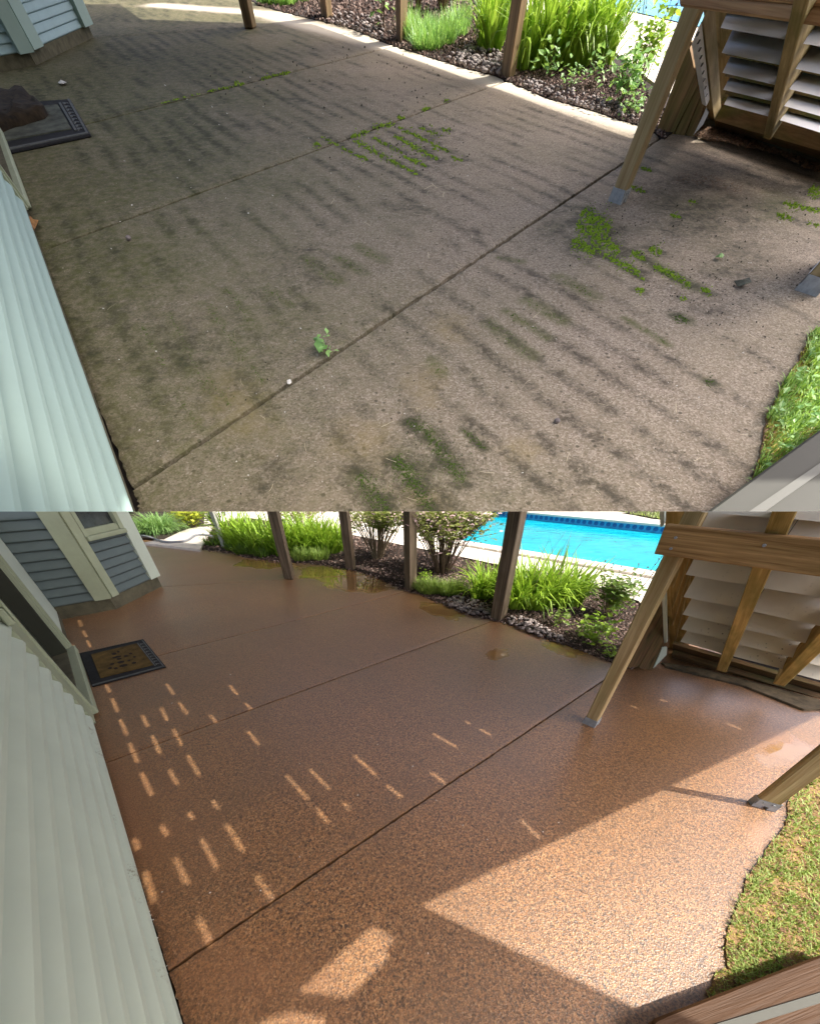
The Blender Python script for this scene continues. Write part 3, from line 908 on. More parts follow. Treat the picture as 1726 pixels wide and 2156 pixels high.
def stain_and_sun_upper(X, Y):
    D = np.zeros_like(X); G = np.zeros_like(X); Wm = np.zeros_like(X)
    ab = SJ @ np.stack([X, Y])
    a, b = ab[0], ab[1]
    period = 0.33
    ph = a / period + 0.18 * vnoise(X, Y, 0.8, 5.0)
    row = np.floor(ph)
    fr = np.abs(ph - row - 0.5) * 2            # 0 mid-gap .. 1 between
    bars = np.clip((0.62 - fr) / 0.5, 0, 1)
    sel = np.clip(0.52 + 1.6 * vnoise(row * 3.7, b * 0.9, 1.0, 2.0) + 0.9 * vnoise(X, Y, 0.45, 8.0), 0, 1)
    far = np.clip((Y - 5) / 10, 0, 1)
    D += bars * sel * (0.62 + 0.24 * far) * np.clip(0.55 + 0.6 * np.clip((X + 1.5) / 3, 0, 1) + far, 0, 1)
    left = np.clip((1.2 - X - 0.12 * (Y - 3)) / 4.5, 0, 1)
    G += left * (0.80 + 0.4 * vnoise(X, Y, 0.6, 4.0)) + 0.22 + 0.22 * vnoise(X, Y, 0.9, 31.0)
    G += 0.35 * bars * sel * left
    D += 0.38 * left * np.clip(0.6 + vnoise(X, Y, 0.5, 14.0), 0, 1)
    for segs, amt, gr in ((MOSS_BRIGHT, 0.85, 0.45), (MOSS_DARK, 0.85, 0.8), (MOSS_FILM, 0.15, 0.9)):
        for p, q, w in segs:
            g0, g1 = U.g(p), U.g(q)
            m = U.mpp(g0)
            near = seg_dist(X, Y, g0.xy, g1.xy) / (w * m)
            k = np.clip(1.35 - near * 0.75, 0, 1)
            D = np.maximum(D, k * amt); G = np.maximum(G, k * gr)
    for c, r, d, s, kd, kg in [((905, 300), (985, 320), (900, 370), .9, .7, .15), ((985, 235), (1030, 238), (985, 262), .7, .35, 0), ((865, 440), (920, 440), (850, 470), .9, .6, .1), ((1000, 490), (1030, 492), (1000, 505), .7, .7, .1),
                               ((1470, 390), (1560, 400), (1480, 420), .9, .75, .1), ((1480, 450), (1730, 480), (1480, 590), 1.2, .85, .65), ((1640, 430), (1740, 430), (1640, 500), .9, .4, .9), ((1540, 540), (1700, 560), (1540, 640), 1.0, .6, .45), ((1260, 500), (1340, 500), (1260, 560), .8, .7, .6), ((620, 210), (665, 212), (615, 232), .9, .5, 0),
                               ((880, 470), (900, 470), (880, 480), .6, .4, .2), ((80, 240), (260, 230), (60, 400), 1.2, .5, .25), ((870, 985), (1000, 1010), (860, 1110), 1.1, .72, .95), ((640, 560), (760, 560), (640, 640), 1.0, .5, .6), ((400, 720), (520, 740), (400, 860), 1.1, .5, .7), ((200, 380), (420, 380), (200, 460), 1.1, .4, .6), ((1170, 480), (1240, 480), (1150, 540), .9, .6, .5), ((600, 980), (760, 1000), (600, 1080), 1.1, .45, .6), ((260, 700), (300, 700), (265, 760), .8, .35, 0), ((1180, 470), (1230, 480), (1190, 560), .8, .5, .3),
                               ((60, 160), (300, 150), (60, 220), 1.2, .45, .1), ((1500, 640), (1600, 650), (1500, 700), .8, .5, .1), ((330, 170), (470, 160), (330, 190), 1.0, .4, 0)]:
        k = blob_l(U, X, Y, c, r, d, s)
        D = np.maximum(D, k * kd); G = np.maximum(G, k * kg)
    for c, r, d, s in [((950, 690), (1010, 700), (950, 740), 1.0), ((760, 930), (860, 960), (740, 1000), 1.0), ((1100, 950), (1160, 950), (1100, 990), .9), ((900, 810), (960, 820), (890, 870), .9), ((500, 850), (620, 900), (480, 950), 1.2), ((880, 1050), (980, 1060), (880, 1090), 1.0)]:
        Wm = np.maximum(Wm, 0.6 * blob_l(U, X, Y, c, r, d, s))
    # grime along the joints and the house wall
    for p, q, w, amt in [((275, 1027), (1305, 345), 9, .45), ((80, 527), (1065, 168), 6, .35), ((190, 257), (830, 95), 4, .35), ((300, 1110), (80, 520), 26, .65)]:
        g0, g1 = U.g(p), U.g(q)
        m0, m1 = U.mpp(g0), U.mpp(g1)
        gx, gy = g1.x - g0.x, g1.y - g0.y
        t = np.clip(((X - g0.x) * gx + (Y - g0.y) * gy) / (gx * gx + gy * gy), 0, 1)
        k = np.clip(1.15 - seg_dist(X, Y, g0.xy, g1.xy) / (w * (m0 + (m1 - m0) * t)), 0, 1)
        D = np.maximum(D, k * amt * (0.8 + 0.5 * vnoise(X, Y, 1.7, 21.0)))
        G = np.maximum(G, k * 0.3)
    # no algae where the sun reaches the garden edge; sunlight painted in as paler concrete
    SunPaint = np.zeros_like(X)
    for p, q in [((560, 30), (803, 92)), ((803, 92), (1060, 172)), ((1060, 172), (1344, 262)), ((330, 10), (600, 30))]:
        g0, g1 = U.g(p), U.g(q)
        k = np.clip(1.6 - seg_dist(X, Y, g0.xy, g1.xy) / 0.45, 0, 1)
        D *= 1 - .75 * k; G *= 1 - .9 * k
        SunPaint = np.maximum(SunPaint, np.clip(1.3 - seg_dist(X, Y, g0.xy, g1.xy) / 0.5, 0, 1))
    return np.clip(np.stack([D, G, Wm, SunPaint], 1), 0, 1)

patio_u = tag(make(U, 'patio', from_lists([U.g(p, -0.07) for p in [(-400, 100), (-150, -60), (600, -60), (1500, 217), (2400, 700), (520, 1700)]], [(0, 1, 2, 3, 4, 5)]), M['joint'], axes(Vector((0, 0, -0.07)))), kind='structure')
patio_u['label'] = 'dirty striped concrete patio with moss in its joints'
K1L, K1R = (269, 1031), (1500, 217)
K2L, K2R = (70, 531), (1120, 149)
K3L, K3R = (-60, 320), (880, 83)
K4L, K4R = (-300, 107), (720, 47)
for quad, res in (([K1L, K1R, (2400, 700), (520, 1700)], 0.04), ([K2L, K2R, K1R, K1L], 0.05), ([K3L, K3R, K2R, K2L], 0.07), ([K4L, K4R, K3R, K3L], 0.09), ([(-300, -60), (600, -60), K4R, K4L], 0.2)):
    slab(U, quad, res, 0.024, M['concrete'], patio_u, stain_and_sun_upper, 0.2)

# =================================================================== LOWER PLACE: beds, pool, paths
edge_l = [(421, 1157), (482, 1162), (516, 1172), (560, 1179), (617, 1184), (685, 1189), (728, 1197), (750, 1201), (787, 1212), (834, 1236), (864, 1246), (877, 1248), (925, 1269), (986, 1294), (1030, 1303), (1078, 1316), (1140, 1341), (1218, 1367), (1276, 1389), (1330, 1407)]
bed_far = [(1400, 1330), (1345, 1262), (1240, 1222), (1100, 1192), (960, 1160), (860, 1140), (700, 1110), (520, 1085), (440, 1100)]
sheet_poly(L, [(p[0] + random.uniform(-3, 3), p[1] + random.uniform(-1.6, 1.6)) for p in resample(edge_l + bed_far, 7)], 0.006, 'mulch_bed', M['soil'], skirt=0.02)
POOL = [(950, 1139), (1500, 1230), (1500, 1117), (1040, 1074)]
deckpoly = [(200, 1090), (330, 1092), (430, 1105), (520, 1090), (700, 1118), (860, 1150), (960, 1170), (1100, 1200), (1240, 1228), (1345, 1266), (1400, 1330), (1900, 1400), (2600, 1100), (2300, 1060), (-500, 1060), (-500, 1100)]
sheet_poly(L, deckpoly, 0.03, 'pool_deck', M['deck_white'], holes=[POOL])
sheet_poly(L, [(300, 1143), (421, 1157), (436, 1130), (449, 1104), (420, 1104), (375, 1121), (345, 1135)], 0.045, 'path', M['path'], skirt=0.05)
sheet_poly(L, [(200, 1125), (345, 1136), (380, 1119), (430, 1103), (430, 1060), (100, 1060)], 0.05, 'far_bed', M['soil'])
wz = -0.17
water = tag(make(L, 'pool_water', from_lists([L.g(p, 0.03) + Vector((0, 0, wz - 0.03)) for p in POOL], [(0, 1, 2, 3)]), M['water'], axes(Vector((2, 8, wz)))), kind='structure')
# pool wall band with its row of printed motifs
pw = thing(L, 'pool_wall', L.g((1258, 1094), 0.03), 'blue patterned tile band along the far edge of the pool', 'pool wall')
far_a, far_b = L.g((1040, 1074), 0.03), L.g((1500, 1117), 0.03)
dv = (far_b - far_a).normalized()
nv = Vector((dv.y, -dv.x, 0))
bm = hexa(bmesh.new(), [far_a + nv * .02 + Vector((0, 0, z)) for z in (-.5,)] + [far_b + nv * .02 + Vector((0, 0, -.5)), far_b - nv * .1 + Vector((0, 0, -.5)), far_a - nv * .1 + Vector((0, 0, -.5)),
                        far_a + nv * .02, far_b + nv * .02, far_b - nv * .1, far_a - nv * .1])
make(L, 'tile_band', bm, M['tile'], None, pw)
ln = (far_b - far_a).length
first = None
for k in range(int(ln / 0.17)):
    c = far_a + dv * (k + .5) * 0.17 + nv * 0.026 + Vector((0, 0, -0.1))
    if c.x < 2.5 or c.x > 11:
        continue
    if first is None:
        b = bmesh.new()
        pts = [c + dv * math.cos(a) * 0.062 + Vector((0, 0, max(-0.05, math.sin(a) * 0.062))) for a in [i * .6283 for i in range(10)]]
        prism(b, pts, -nv * 0.008)
        first = make(L, 'tile', b, M['tile_dark'], Matrix.Translation(c), pw)
        c_first = c
    else:
        o = first.copy(); COL.objects.link(o); o.parent = pw
        o.matrix_basis = Matrix.Translation(c - c_first) @ first.matrix_basis
cop = thing(L, 'pool_coping', L.g((1258, 1090), 0.03), 'pale stone coping along the far pool edge', 'coping')
bm = hexa(bmesh.new(), [far_a + nv * .06 + Vector((0, 0, -.02)), far_b + nv * .06 + Vector((0, 0, -.02)), far_b - nv * .6 + Vector((0, 0, -.02)), far_a - nv * .6 + Vector((0, 0, -.02)),
                        far_a + nv * .06 + Vector((0, 0, .035)), far_b + nv * .06 + Vector((0, 0, .035)), far_b - nv * .6 + Vector((0, 0, .035)), far_a - nv * .6 + Vector((0, 0, .035))])
make(L, 'coping_stone', bm, M['path'], None, cop)
na, nb = L.g((950, 1139), 0.03), L.g((1500, 1230), 0.03)
dn = (nb - na).normalized(); nn = Vector((-dn.y, dn.x, 0))
cop2 = thing(L, 'pool_coping', na.lerp(nb, .5), 'white rounded coping along the near pool edge behind the plants', 'coping')
for i in range(14):
    a, b_ = na.lerp(nb, i / 14 + .002), na.lerp(nb, (i + 1) / 14 - .002)
    q = [a + nn * .03, b_ + nn * .03, b_ - nn * .28, a - nn * .28]
    make(L, 'coping_stone', prism(bmesh.new(), [p + Vector((0, 0, .001)) for p in q], Vector((0, 0, .045))), M['deck_white'], None, cop2, bevel=.008)
sheet_poly(L, [(1270, 1072), (1340, 1083), (1376, 1090), (1700, 1120), (1700, 1060), (1270, 1060)], 0.07, 'far_lawn', M['soil'])
vs, fs = [], []
for _ in range(3000):
    p = (random.uniform(1275, 1480), random.uniform(1066, 1110))
    if p[1] > 1073 + (p[0] - 1270) * 0.17:
        continue
    g = L.g(p, 0.07)
    blade(vs, fs, g, random.uniform(0, 6.28), random.uniform(.05, .10), .02, 1.0, .4, 2)
tag(make(L, 'lawn_grass', from_lists(vs, fs), M['grass']), 'sunny mown lawn beyond the pool', kind='stuff')

# mulch chips and river stones
bedpoly = edge_l + bed_far
tag(make(L, 'mulch_chips', scatter_chips(L, [(p[0], p[1] + 3) for p in edge_l] + bed_far, 16000, 2.0, 0.009, .6), M['mulch']), 'dark mulch chips covering the planting bed', kind='stuff')
def stones(W, poly, n, size, z, label, base_px):
    t = thing(W, 'gravel_bed', W.g(base_px), label, 'gravel')
    protos = []
    for k in range(4):
        b = bmesh.new()
        bmesh.ops.create_icosphere(b, subdivisions=1, radius=1.0)
        for v in b.verts:
            v.co *= random.uniform(.75, 1.15)
            v.co.z *= .6
        me = bpy.data.meshes.new('stone'); b.to_mesh(me); b.free()
        me.polygons.foreach_set('use_smooth', [True] * len(me.polygons))
        me.materials.append(M['stone'])
        protos.append(me)
    xs = [p[0] for p in poly]; ys = [p[1] for p in poly]
    while n > 0:
        p = (random.uniform(min(xs), max(xs)), random.uniform(min(ys), max(ys)))
        if not inside(p, poly):
            continue
        n -= 1
        g = W.g(p, z)
        r = size * W.mpp(g) * random.uniform(.6, 1.25)
        o = bpy.data.objects.new('stone', random.choice(protos))
        COL.objects.link(o)
        o.parent = t
        fr = Matrix.Translation(g + Vector((0, 0, r * random.uniform(.1, .5)))) @ Matrix.Rotation(random.uniform(0, 6.28), 4, 'Z') @ Matrix.Diagonal((r * random.uniform(.8, 1.4), r, r, 1))
        o.matrix_basis = FRAMES[t.name].inverted() @ fr
    return t
stones(L, [(930, 1268), (986, 1292), (1030, 1301), (1045, 1290), (1000, 1262), (960, 1255)], 150, 4.2, 0.02, 'grey river stones at the foot of the dark post by the pool', (985, 1280))
stones(L, [(1060, 1310), (1100, 1326), (1170, 1352), (1190, 1345), (1110, 1300), (1075, 1296)], 110, 4.2, 0.02, 'grey river stones right of the dark post edging the wet patio', (1110, 1318))

# lawn at lower right
lawn_l = [(1760, 1560), (1700, 1625), (1659, 1690), (1652, 1738), (1626, 1774), (1596, 1815), (1570, 1856), (1560, 1890), (1552, 1917), (1532, 1958), (1525, 2003), (1535, 2044), (1509, 2046), (1489, 2098), (1475, 2130), (1560, 2250), (2300, 2000), (2300, 1600)]
rs = []
for i, p in enumerate(resample(lawn_l, 7)):
    k = 4 if p[0] < 1740 else 0
    rs.append((p[0] + random.uniform(-k, k), p[1] + random.uniform(-k, k)))
sheet_poly(L, rs, 0.007, 'lawn', M['lawn_dirt'], skirt=0.02)
def lawn_blades(W, poly, n, hpx, wpx, z, bbox, vs, fs, droop=(.3, 1.6), moss=False):
    while n > 0:
        p = (random.uniform(bbox[0], bbox[2]), random.uniform(bbox[1], bbox[3]))
        n -= 1
        if not inside(p, poly):
            continue
        k = mnoise.noise(Vector((p[0] * .02, p[1] * .02, 1.0)))
        if moss and k > 0.12 and random.random() < .7:
            continue
        if not moss and k < -0.18 and random.random() < .8:
            continue
        g = W.g(p, z); m = W.mpp(g)
        blade(vs, fs, g, random.uniform(0, 6.28), hpx * m * random.uniform(.5, 1.3), wpx * m * random.uniform(.7, 1.4), random.uniform(*droop), random.uniform(.1, 1.0), 3)
vs, fs = [], []
lawn_blades(L, rs, 22000, 14, 2.0, 0.006, (1470, 1560, 2050, 2160), vs, fs)
tag(make(L, 'lawn_grass', from_lists(vs, fs), M['grass']), 'patchy green lawn beside the wet patio', kind='stuff')
vs, fs = [], []
lawn_blades(L, rs, 22000, 4, 2.4, 0.006, (1470, 1560, 2050, 2160), vs, fs, moss=True)
tag(make(L, 'lawn_moss', from_lists(vs, fs), M['grass_moss']), 'yellow green moss in the lawn beside the wet patio', kind='stuff')
tag(make(L, 'lawn_litter', scatter_chips(L, rs, 1800, 2.6, 0.02, .2), M['litter']), 'brown thatch along the lawn edge', kind='stuff')

# =================================================================== LOWER PLACE: house
wl = Plane(L, (382, 2156), (202, 1543))
wl0 = Plane(L, (382, 2156), (202, 1543))
house = thing(L, 'house', L.g((202, 1543)), 'house wall of pale siding with door and grey corner bay beside the wet patio', 'house')
s_near, s_end = -0.6, wl.s((202, 1541))
boxpart(wl, s_near, wl.s((127, 1306)) + 0.02, 0.0, 0.098, -0.2, -0.006, 'foundation', M['foundation'], house, 'e')
clapboards(wl, s_near, s_end - 0.004, 0.098, 0.0965, 12, M['siding'], house, 0.034, M['siding_dirty'])
s_c0, s_cf = wl.s((127, 1306)), wl.s((152, 1392))
s_ca = wl.s((192, 1514))
boxpart(wl, s_ca, s_end, 0.06, 2.0, -0.05, 0.03, 'door_casing', M['trim'], house)
boxpart(wl, s_ca - .0, s_ca + .025, 0.06, 2.0, 0.03, 0.042, 'door_casing', M['trim'], house)
boxpart(wl, s_cf, s_cf + .16, 0.12, 2.0, 0.001, 0.03, 'door_casing', M['trim'], house)
boxpart(wl, s_cf - .012, s_cf + .10, 0.10, 2.0, -0.14, -0.002, 'door_jamb', M['door'], house)
boxpart(wl, s_cf + .03, s_cf + .06, 0.12, 2.0, 0.03, 0.045, 'door_casing', M['trim'], house)
boxpart(wl, s_cf + .16, s_c0, 0.10, 2.0, -0.05, 0.0, 'wall_panel', M['siding'], house)
boxpart(wl, s_ca, s_cf + .14, 0.02, 0.085, -0.12, 0.05, 'threshold', M['trim'], house, 'e', .006)
door = boxpart(wl, s_ca - .01, s_cf + .01, 0.088, 2.0, -0.14, -0.10, 'door', M['door'], house)
ps, pt_ = wl.st((12, 1295), 0.05)
bk = boxpart(wl, ps - .03, ps + .03, pt_ - .05, pt_ + .04, 0.031, 0.06, 'bracket', M['trim'], house, 'V', .006)
boxpart(wl, ps - .015, ps + .015, pt_ - .03, pt_ + .055, 0.061, 0.072, 'bracket_flange', M['trim'], bk, 'V', .004)
# corner bay
b1 = Plane(L, (-40, 1337), (245, 1283))
b2 = Plane(L, (245, 1283), (341, 1235))
s1e = b1.s((245, 1283)); s2e = b2.s((341, 1235))
boxpart(b1, 0, s1e - .002, 0, 0.15, -.3, 0.0, 'foundation', M['foundation'], house, 'e')
boxpart(b2, 0, s2e, 0, 0.15, -.3, 0.0, 'foundation', M['foundation'], house, 'e')
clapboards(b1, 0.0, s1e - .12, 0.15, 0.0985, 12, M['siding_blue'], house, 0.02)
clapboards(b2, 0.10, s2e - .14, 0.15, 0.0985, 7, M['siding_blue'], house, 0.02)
boxpart(b1, s1e - .125, s1e + .02, 0.152, 2, -.02, 0.035, 'corner_board', M['trim'], house)
boxpart(b2, 0.015, 0.115, 0.152, 2, -.02, 0.032, 'corner_board', M['trim'], house)
boxpart(b2, s2e - .15, s2e + .03, 0.152, 2, -.08, 0.032, 'corner_board', M['siding'], house)
tw = 0.15 + 0.0985 * 6.35
win = boxpart(b2, 0.12, s2e - .155, tw, tw + .05, -.02, 0.055, 'window_sill', M['trim'], house, 'e', .005)
boxpart(b2, 0.12, 0.165, tw + .052, 2, -.02, 0.036, 'window_frame', M['trim'], house)
boxpart(b2, s2e - .215, s2e - .155, tw + .052, 2, -.02, 0.036, 'window_frame', M['trim'], house)
boxpart(b2, 0.168, s2e - .218, tw + .052, tw + .12, -.02, 0.02, 'window_sash', M['trim'], house, 'e', .004)
boxpart(b2, 0.168, s2e - .218, tw + .122, 2, -.03, -.01, 'window_pane', M['glass'], house)
# dark sheathing behind the clapboards; its tone paints the shadow line under each lap
boxpart(b2, 0.02, s2e - .02, 0.152, 2, -.3, -.035, 'sheathing', M['sheath'], house)
boxpart(b1, 0.0, s1e - .02, 0.152, 2, -.3, -.025, 'sheathing', M['sheath'], house)
boxpart(wl, s_near, s_ca - .002, 0.102, 2, -.3, -.055, 'sheathing', M['sheath'], house)

b = prism(bmesh.new(), [Vector((-1.0, -1.4, 1.2)), Vector((-3.6, 3.4, 4.2)), Vector((-3.6, 3.4, 7.0)), Vector((-1.0, -1.4, 7.0))], Vector((-.15, -.08, 0)))
make(L, 'upper_shade_wall', b, M['siding_blue'], Matrix.Translation((-1, -1.4, 1.2)), house, clip=False)  # unseen upper storey, added to block sky light from the left
b = prism(bmesh.new(), [Vector((-1.2, -1.5, -.5)), Vector((.6, -1.5, -.5)), Vector((.6, -1.5, 5.0)), Vector((-1.2, -1.5, 5.0))], Vector((0, -.15, 0)))
make(L, 'rear_shade_wall', b, M['siding_blue'], Matrix.Translation((-1, -1.5, 0)), house, clip=False)  # unseen wall behind the camera, added to darken the near patio

# door mat
def quad_part(W, pts, z0, z1, name, mat, parent, bevel=0.0):
    return make(W, name, prism(bmesh.new(), [W.g(p) + Vector((0, 0, z0)) for p in pts], Vector((0, 0, z1 - z0))), mat, axes(W.g(pts[0])), parent, bevel=bevel)
def lerp2(a, b, f):
    return (a[0] + (b[0] - a[0]) * f, a[1] + (b[1] - a[1]) * f)
def quad_at(q, u, v):
    return lerp2(lerp2(q[0], q[1], u), lerp2(q[3], q[2], u), v)
mq = lM((160, 445), (1150, 225), (1505, 655), (360, 965))
mat_l = thing(L, 'doormat', L.g(quad_at(mq, .5, .5)), 'black bordered doormat with golden centre on the wet patio by the door', 'doormat')
quad_part(L, mq, 0.001, 0.012, 'border', M['mat_black'], mat_l, .003)
cq = [quad_at(mq, *p) for p in ((.16, .12), (.87, .10), (.87, .86), (.15, .84))]
quad_part(L, cq, 0.0125, 0.0165, 'centre_panel', M['mat_gold'], mat_l)
for a, b in (((.875, .09), (.895, .90)), ((.965, .03), (.985, .97))):
    quad_part(L, [quad_at(mq, *p) for p in (a, (a[0] + .018, a[1]), (b[0], b[1]), (b[0] - .018, b[1]))], 0.0125, 0.015, 'piping', M['mat_line'], mat_l)
quad_part(L, [quad_at(mq, *p) for p in ((.01, .955), (.985, .955), (.985, .985), (.01, .985))], 0.0125, 0.015, 'piping', M['mat_line'], mat_l)
for k in range(9):
    v = .12 + k * .088
    quad_part(L, [quad_at(mq, *p) for p in ((.905, v), (.955, v + .02), (.955, v + .05), (.93, v + .03), (.905, v + .06))], 0.0125, 0.0145, 'scroll_motif', M['mat_line'], mat_l)
for u, v, du, dv_ in ((.40, .17, .10, .06), (.52, .14, .06, .05), (.38, .33, .18, .045), (.44, .42, .1, .05), (.60, .38, .08, .04), (.72, .33, .07, .04), (.42, .56, .14, .06), (.62, .58, .05, .05), (.27, .56, .09, .05), (.20, .70, .08, .045), (.30, .76, .08, .05), (.42, .72, .16, .06), (.66, .72, .09, .05), (.75, .50, .06, .04)):
    quad_part(L, [quad_at(cq, *p) for p in ((u, v), (u + du * .6, v - .015), (u + du, v + .01), (u + du * .95, v + dv_), (u + du * .4, v + dv_ * 1.2), (u + .01, v + dv_ * .8))], 0.0167, 0.0185, 'printed_motif', M['mat_print'], mat_l)

# =================================================================== LOWER PLACE: posts
WEATHERED = None
post(L, l2((1313, 692), (1377, 712), (1418, 664)), 'thick dark weathered post between wet patio and pool', M['wood_grey'])
post(L, l2((783, 502), (818, 524), (860, 470)), 'weathered post beside the low herb patch on the wet patio edge', M['wood_grey'])
post(L, l2((420, 384), (468, 391), (484, 376)), 'weathered knotty post in front of the dark stemmed shrub at the puddle', M['wood_grey'])
post(L, [(598, 1219), (617, 1222), (621, 1213)], 'leaning weathered post at the joint left of the big puddle', M['wood_grey'])
post(L, [(466, 1151), (474, 1153), (479, 1147)], 'sun bleached pale post near the far path', M['wood_white'])
post(L, [(1227, 1523), (1250, 1533), (1259, 1524)], 'yellow treated post on a metal base standing on the wet patio', M['wood_new'], base=True)
post(L, [(1576, 1687), (1583, 1697), (1628, 1710)], 'short treated post on a steel base at the lawn corner of the wet patio', M['wood_new'], base=True, height=1.6)

# =================================================================== LOWER PLACE: screen wall, beam, rail
def staircase(W, P, label, rows, stringers, base_px, riser, riser_low, str_m, back_m, sw, sd, k, lean, sh, top_px):
    """underside of a stair that climbs towards the camera: upright risers between sloping stringers"""
    t = thing(W, 'staircase', W.g(base_px), label, 'stairs')
    for bay in rows:
        n = len(bay)
        first = bay is rows[0]
        for i, (pa, pb) in enumerate(bay):
            # lower edge of the board above; the first one is continued upwards
            if i > 0:
                qa, qb = bay[i - 1]
            else:
                qa = (2 * pa[0] - bay[1][0][0], 2 * pa[1] - bay[1][0][1]); qb = (2 * pb[0] - bay[1][1][0], 2 * pb[1] - bay[1][1][1])
            ext = .22 if first else .02
            pb2 = (pb[0] + (pb[0] - pa[0]) * ext, pb[1] + (pb[1] - pa[1]) * ext)
            qb2 = (qb[0] + (qb[0] - qa[0]) * ext, qb[1] + (qb[1] - qa[1]) * ext)
            a, b = P.px(pa, .03 * k), P.px(pb2, .03 * k)
            ua, ub = P.px(qa), P.px(qb2)
            ha, hb = (ua.z - a.z + .012 * k) / W.V.z, (ub.z - b.z + .012 * k) / W.V.z
            ra, rb = P.px(pa) + W.V * ha, P.px(pb2) + W.V * hb
            c = [a, b, rb, ra]
            back = Vector((-P.n.x, -P.n.y, 0)) * (.010 * k)
            make(W, 'riser', hexa(bmesh.new(), c + [q + back for q in c]), riser_low if i >= n - 2 else riser, axes(a, W.V, b - a), t, fill=True)
            # the tread that joins the top of this riser to the foot of the next
            da, db = (ua - c[3]) * .6, (ub - c[2]) * .6
            da.z = db.z = 0
            c = [c[3] + back * .5, c[2] + back * .5, c[2] + db, c[3] + da]
            c = [q - Vector((0, 0, .002 * k)) for q in c]
            make(W, 'tread', hexa(bmesh.new(), c + [q + Vector((0, 0, .012 * k)) for q in c]), back_m, axes(c[0], b - a, W.V), t, fill=True)
    a, b = P.px(rows[0][0][0]), P.px(rows[-1][0][1])
    s0, s1 = P.st(rows[0][-1][0])[0], P.st((1735, rows[-1][0][1][1]))[0]
    boxpart(P, s0 + .05 * k, s1, P.st(rows[0][-1][0])[1] + .03 * k, P.st((1650, top_px))[1], -lean - .13 * k, -lean - .11 * k, 'added_backing', back_m, t)  # dark board added behind the risers to stop sunlight leaking through
    for px_ in stringers:
        s, tt = P.st(px_, sd)
        boxpart(P, s, s + sw, tt, P.st((1650, top_px))[1] + .3 + (1.2 if k > 2 else 0), -sd * .6, sd, 'stringer', str_m, t, 'V', .004 * k)
    return t

pw_l = Plane(L, (1410, 1380), (1629.6, 1440), (1418, 1665))
bay1 = [lB((440, 8), (1190, 70)), lB((330, 300), (1060, 400)), lB((270, 687), (930, 800)), lB((247, 930), (830, 1045)), lB((237, 1120), (760, 1245)), lB((222, 1280), (700, 1395)), lB((213, 1415), (650, 1535))]
bay1[1] = lB((345, 345), (1075, 435))
bay2 = [lB((1405, 80), (1800, 124)), lB((1230, 480), (1800, 565)), lB((1075, 828), (1800, 947)), lB((960, 1078), (1800, 1261)), lB((875, 1272), (1600, 1440)), lB((805, 1435), (1440, 1590)), lB((745, 1562), (1320, 1710))]
bay3 = [lB((1760, 1340), (1850, 1360)), lB((1640, 1490), (1850, 1542)), lB((1500, 1620), (1850, 1710)), lB((1390, 1745), (1850, 1866))]
sw_l = staircase(L, pw_l, 'underside of wooden stairs with cream riser boards above the wet patio', [bay1, bay2, bay3], [lB((600, 1722))[0], lB((1215, 1870))[0]], (1500, 1410), M['slat'], M['slat_dirty'], M['wood_stud'], M['wood_dark'], .06, .09, 1.0, .05, 16, 1040)
panel(pw_l, lB((45, -30), (600, -30), (470, 525), (330, 1430), (130, 1560), (75, 1560), (60, 800)), -0.10, .03, 'end_board', M['wood_stud'], sw_l)
for a in ([(400, 10), (418, 10), (137, 830), (124, 830)], [(300, 515), (314, 515), (127, 1060), (119, 1045)], [(340, 545), (352, 545), (130, 1250), (119, 1235)], [(320, 705), (335, 705), (140, 1500), (125, 1500)]):
    panel(pw_l, lB(*a), -0.085, .012, 'batten', M['wood_new'], sw_l)
panel(pw_l, lB((10, 820), (50, 800), (66, 1425), (35, 1432)), 0.05, .02, 'corner_trim', M['siding'], sw_l)
panel(pw_l, lB((-15, -40), (40, -40), (36, 150), (-5, 175)), 0.05, .02, 'corner_trim', M['siding'], sw_l)
panel(pw_l, lB((130, 1440), (1800, 1926), (1800, 2073), (130, 1560)), -0.02, .03, 'sill_board', M['wood_dark'], sw_l, 'e')
panel(pw_l, lB((120, 1545), (1800, 2056), (1800, 2148), (120, 1620)), 0.03, .04, 'sill_board', M['wood_dark'], sw_l, 'e')
up_l = Plane(L, (1317, 1408), (1392, 1411))
panel(up_l, l3((735, 500), (790, 500), (790, 860), (700, 990), (520, 1000)), -.06, .02, 'added_backing', M['wood_dark'], sw_l)  # dark board added to close the bright gaps between the planks
for q in ([(735, 545), (750, 740), (600, 990), (515, 1003)], [(750, 735), (755, 830), (660, 1015), (602, 995)], [(752, 838), (760, 860), (695, 1003), (662, 1015)]):
    panel(up_l, l3(*q), 0.0 + random.uniform(0, .006), .04, 'corner_plank', M['wood_dark'], sw_l)
panel(up_l, l3((748, 868), (778, 868), (775, 915), (692, 1000)), 0.01, .01, 'flashing', M['siding'], sw_l)
curb_l = thing(L, 'curb', L.g((1560, 1440)), 'crumbling concrete curb below the slat wall by the wet patio', 'curb')
cq_ = [(1391, 1398), (1480, 1412), (1726, 1478), (1900, 1530), (1900, 1545), (1726, 1496), (1690, 1498), (1560, 1446), (1400, 1407)]
bm = prism(bmesh.new(), [L.g(p) for p in resample(cq_, 12)], Vector((0, 0, .018)))
make(L, 'curb_block', bm, M['curb'], axes(L.g((1560, 1440))), curb_l)

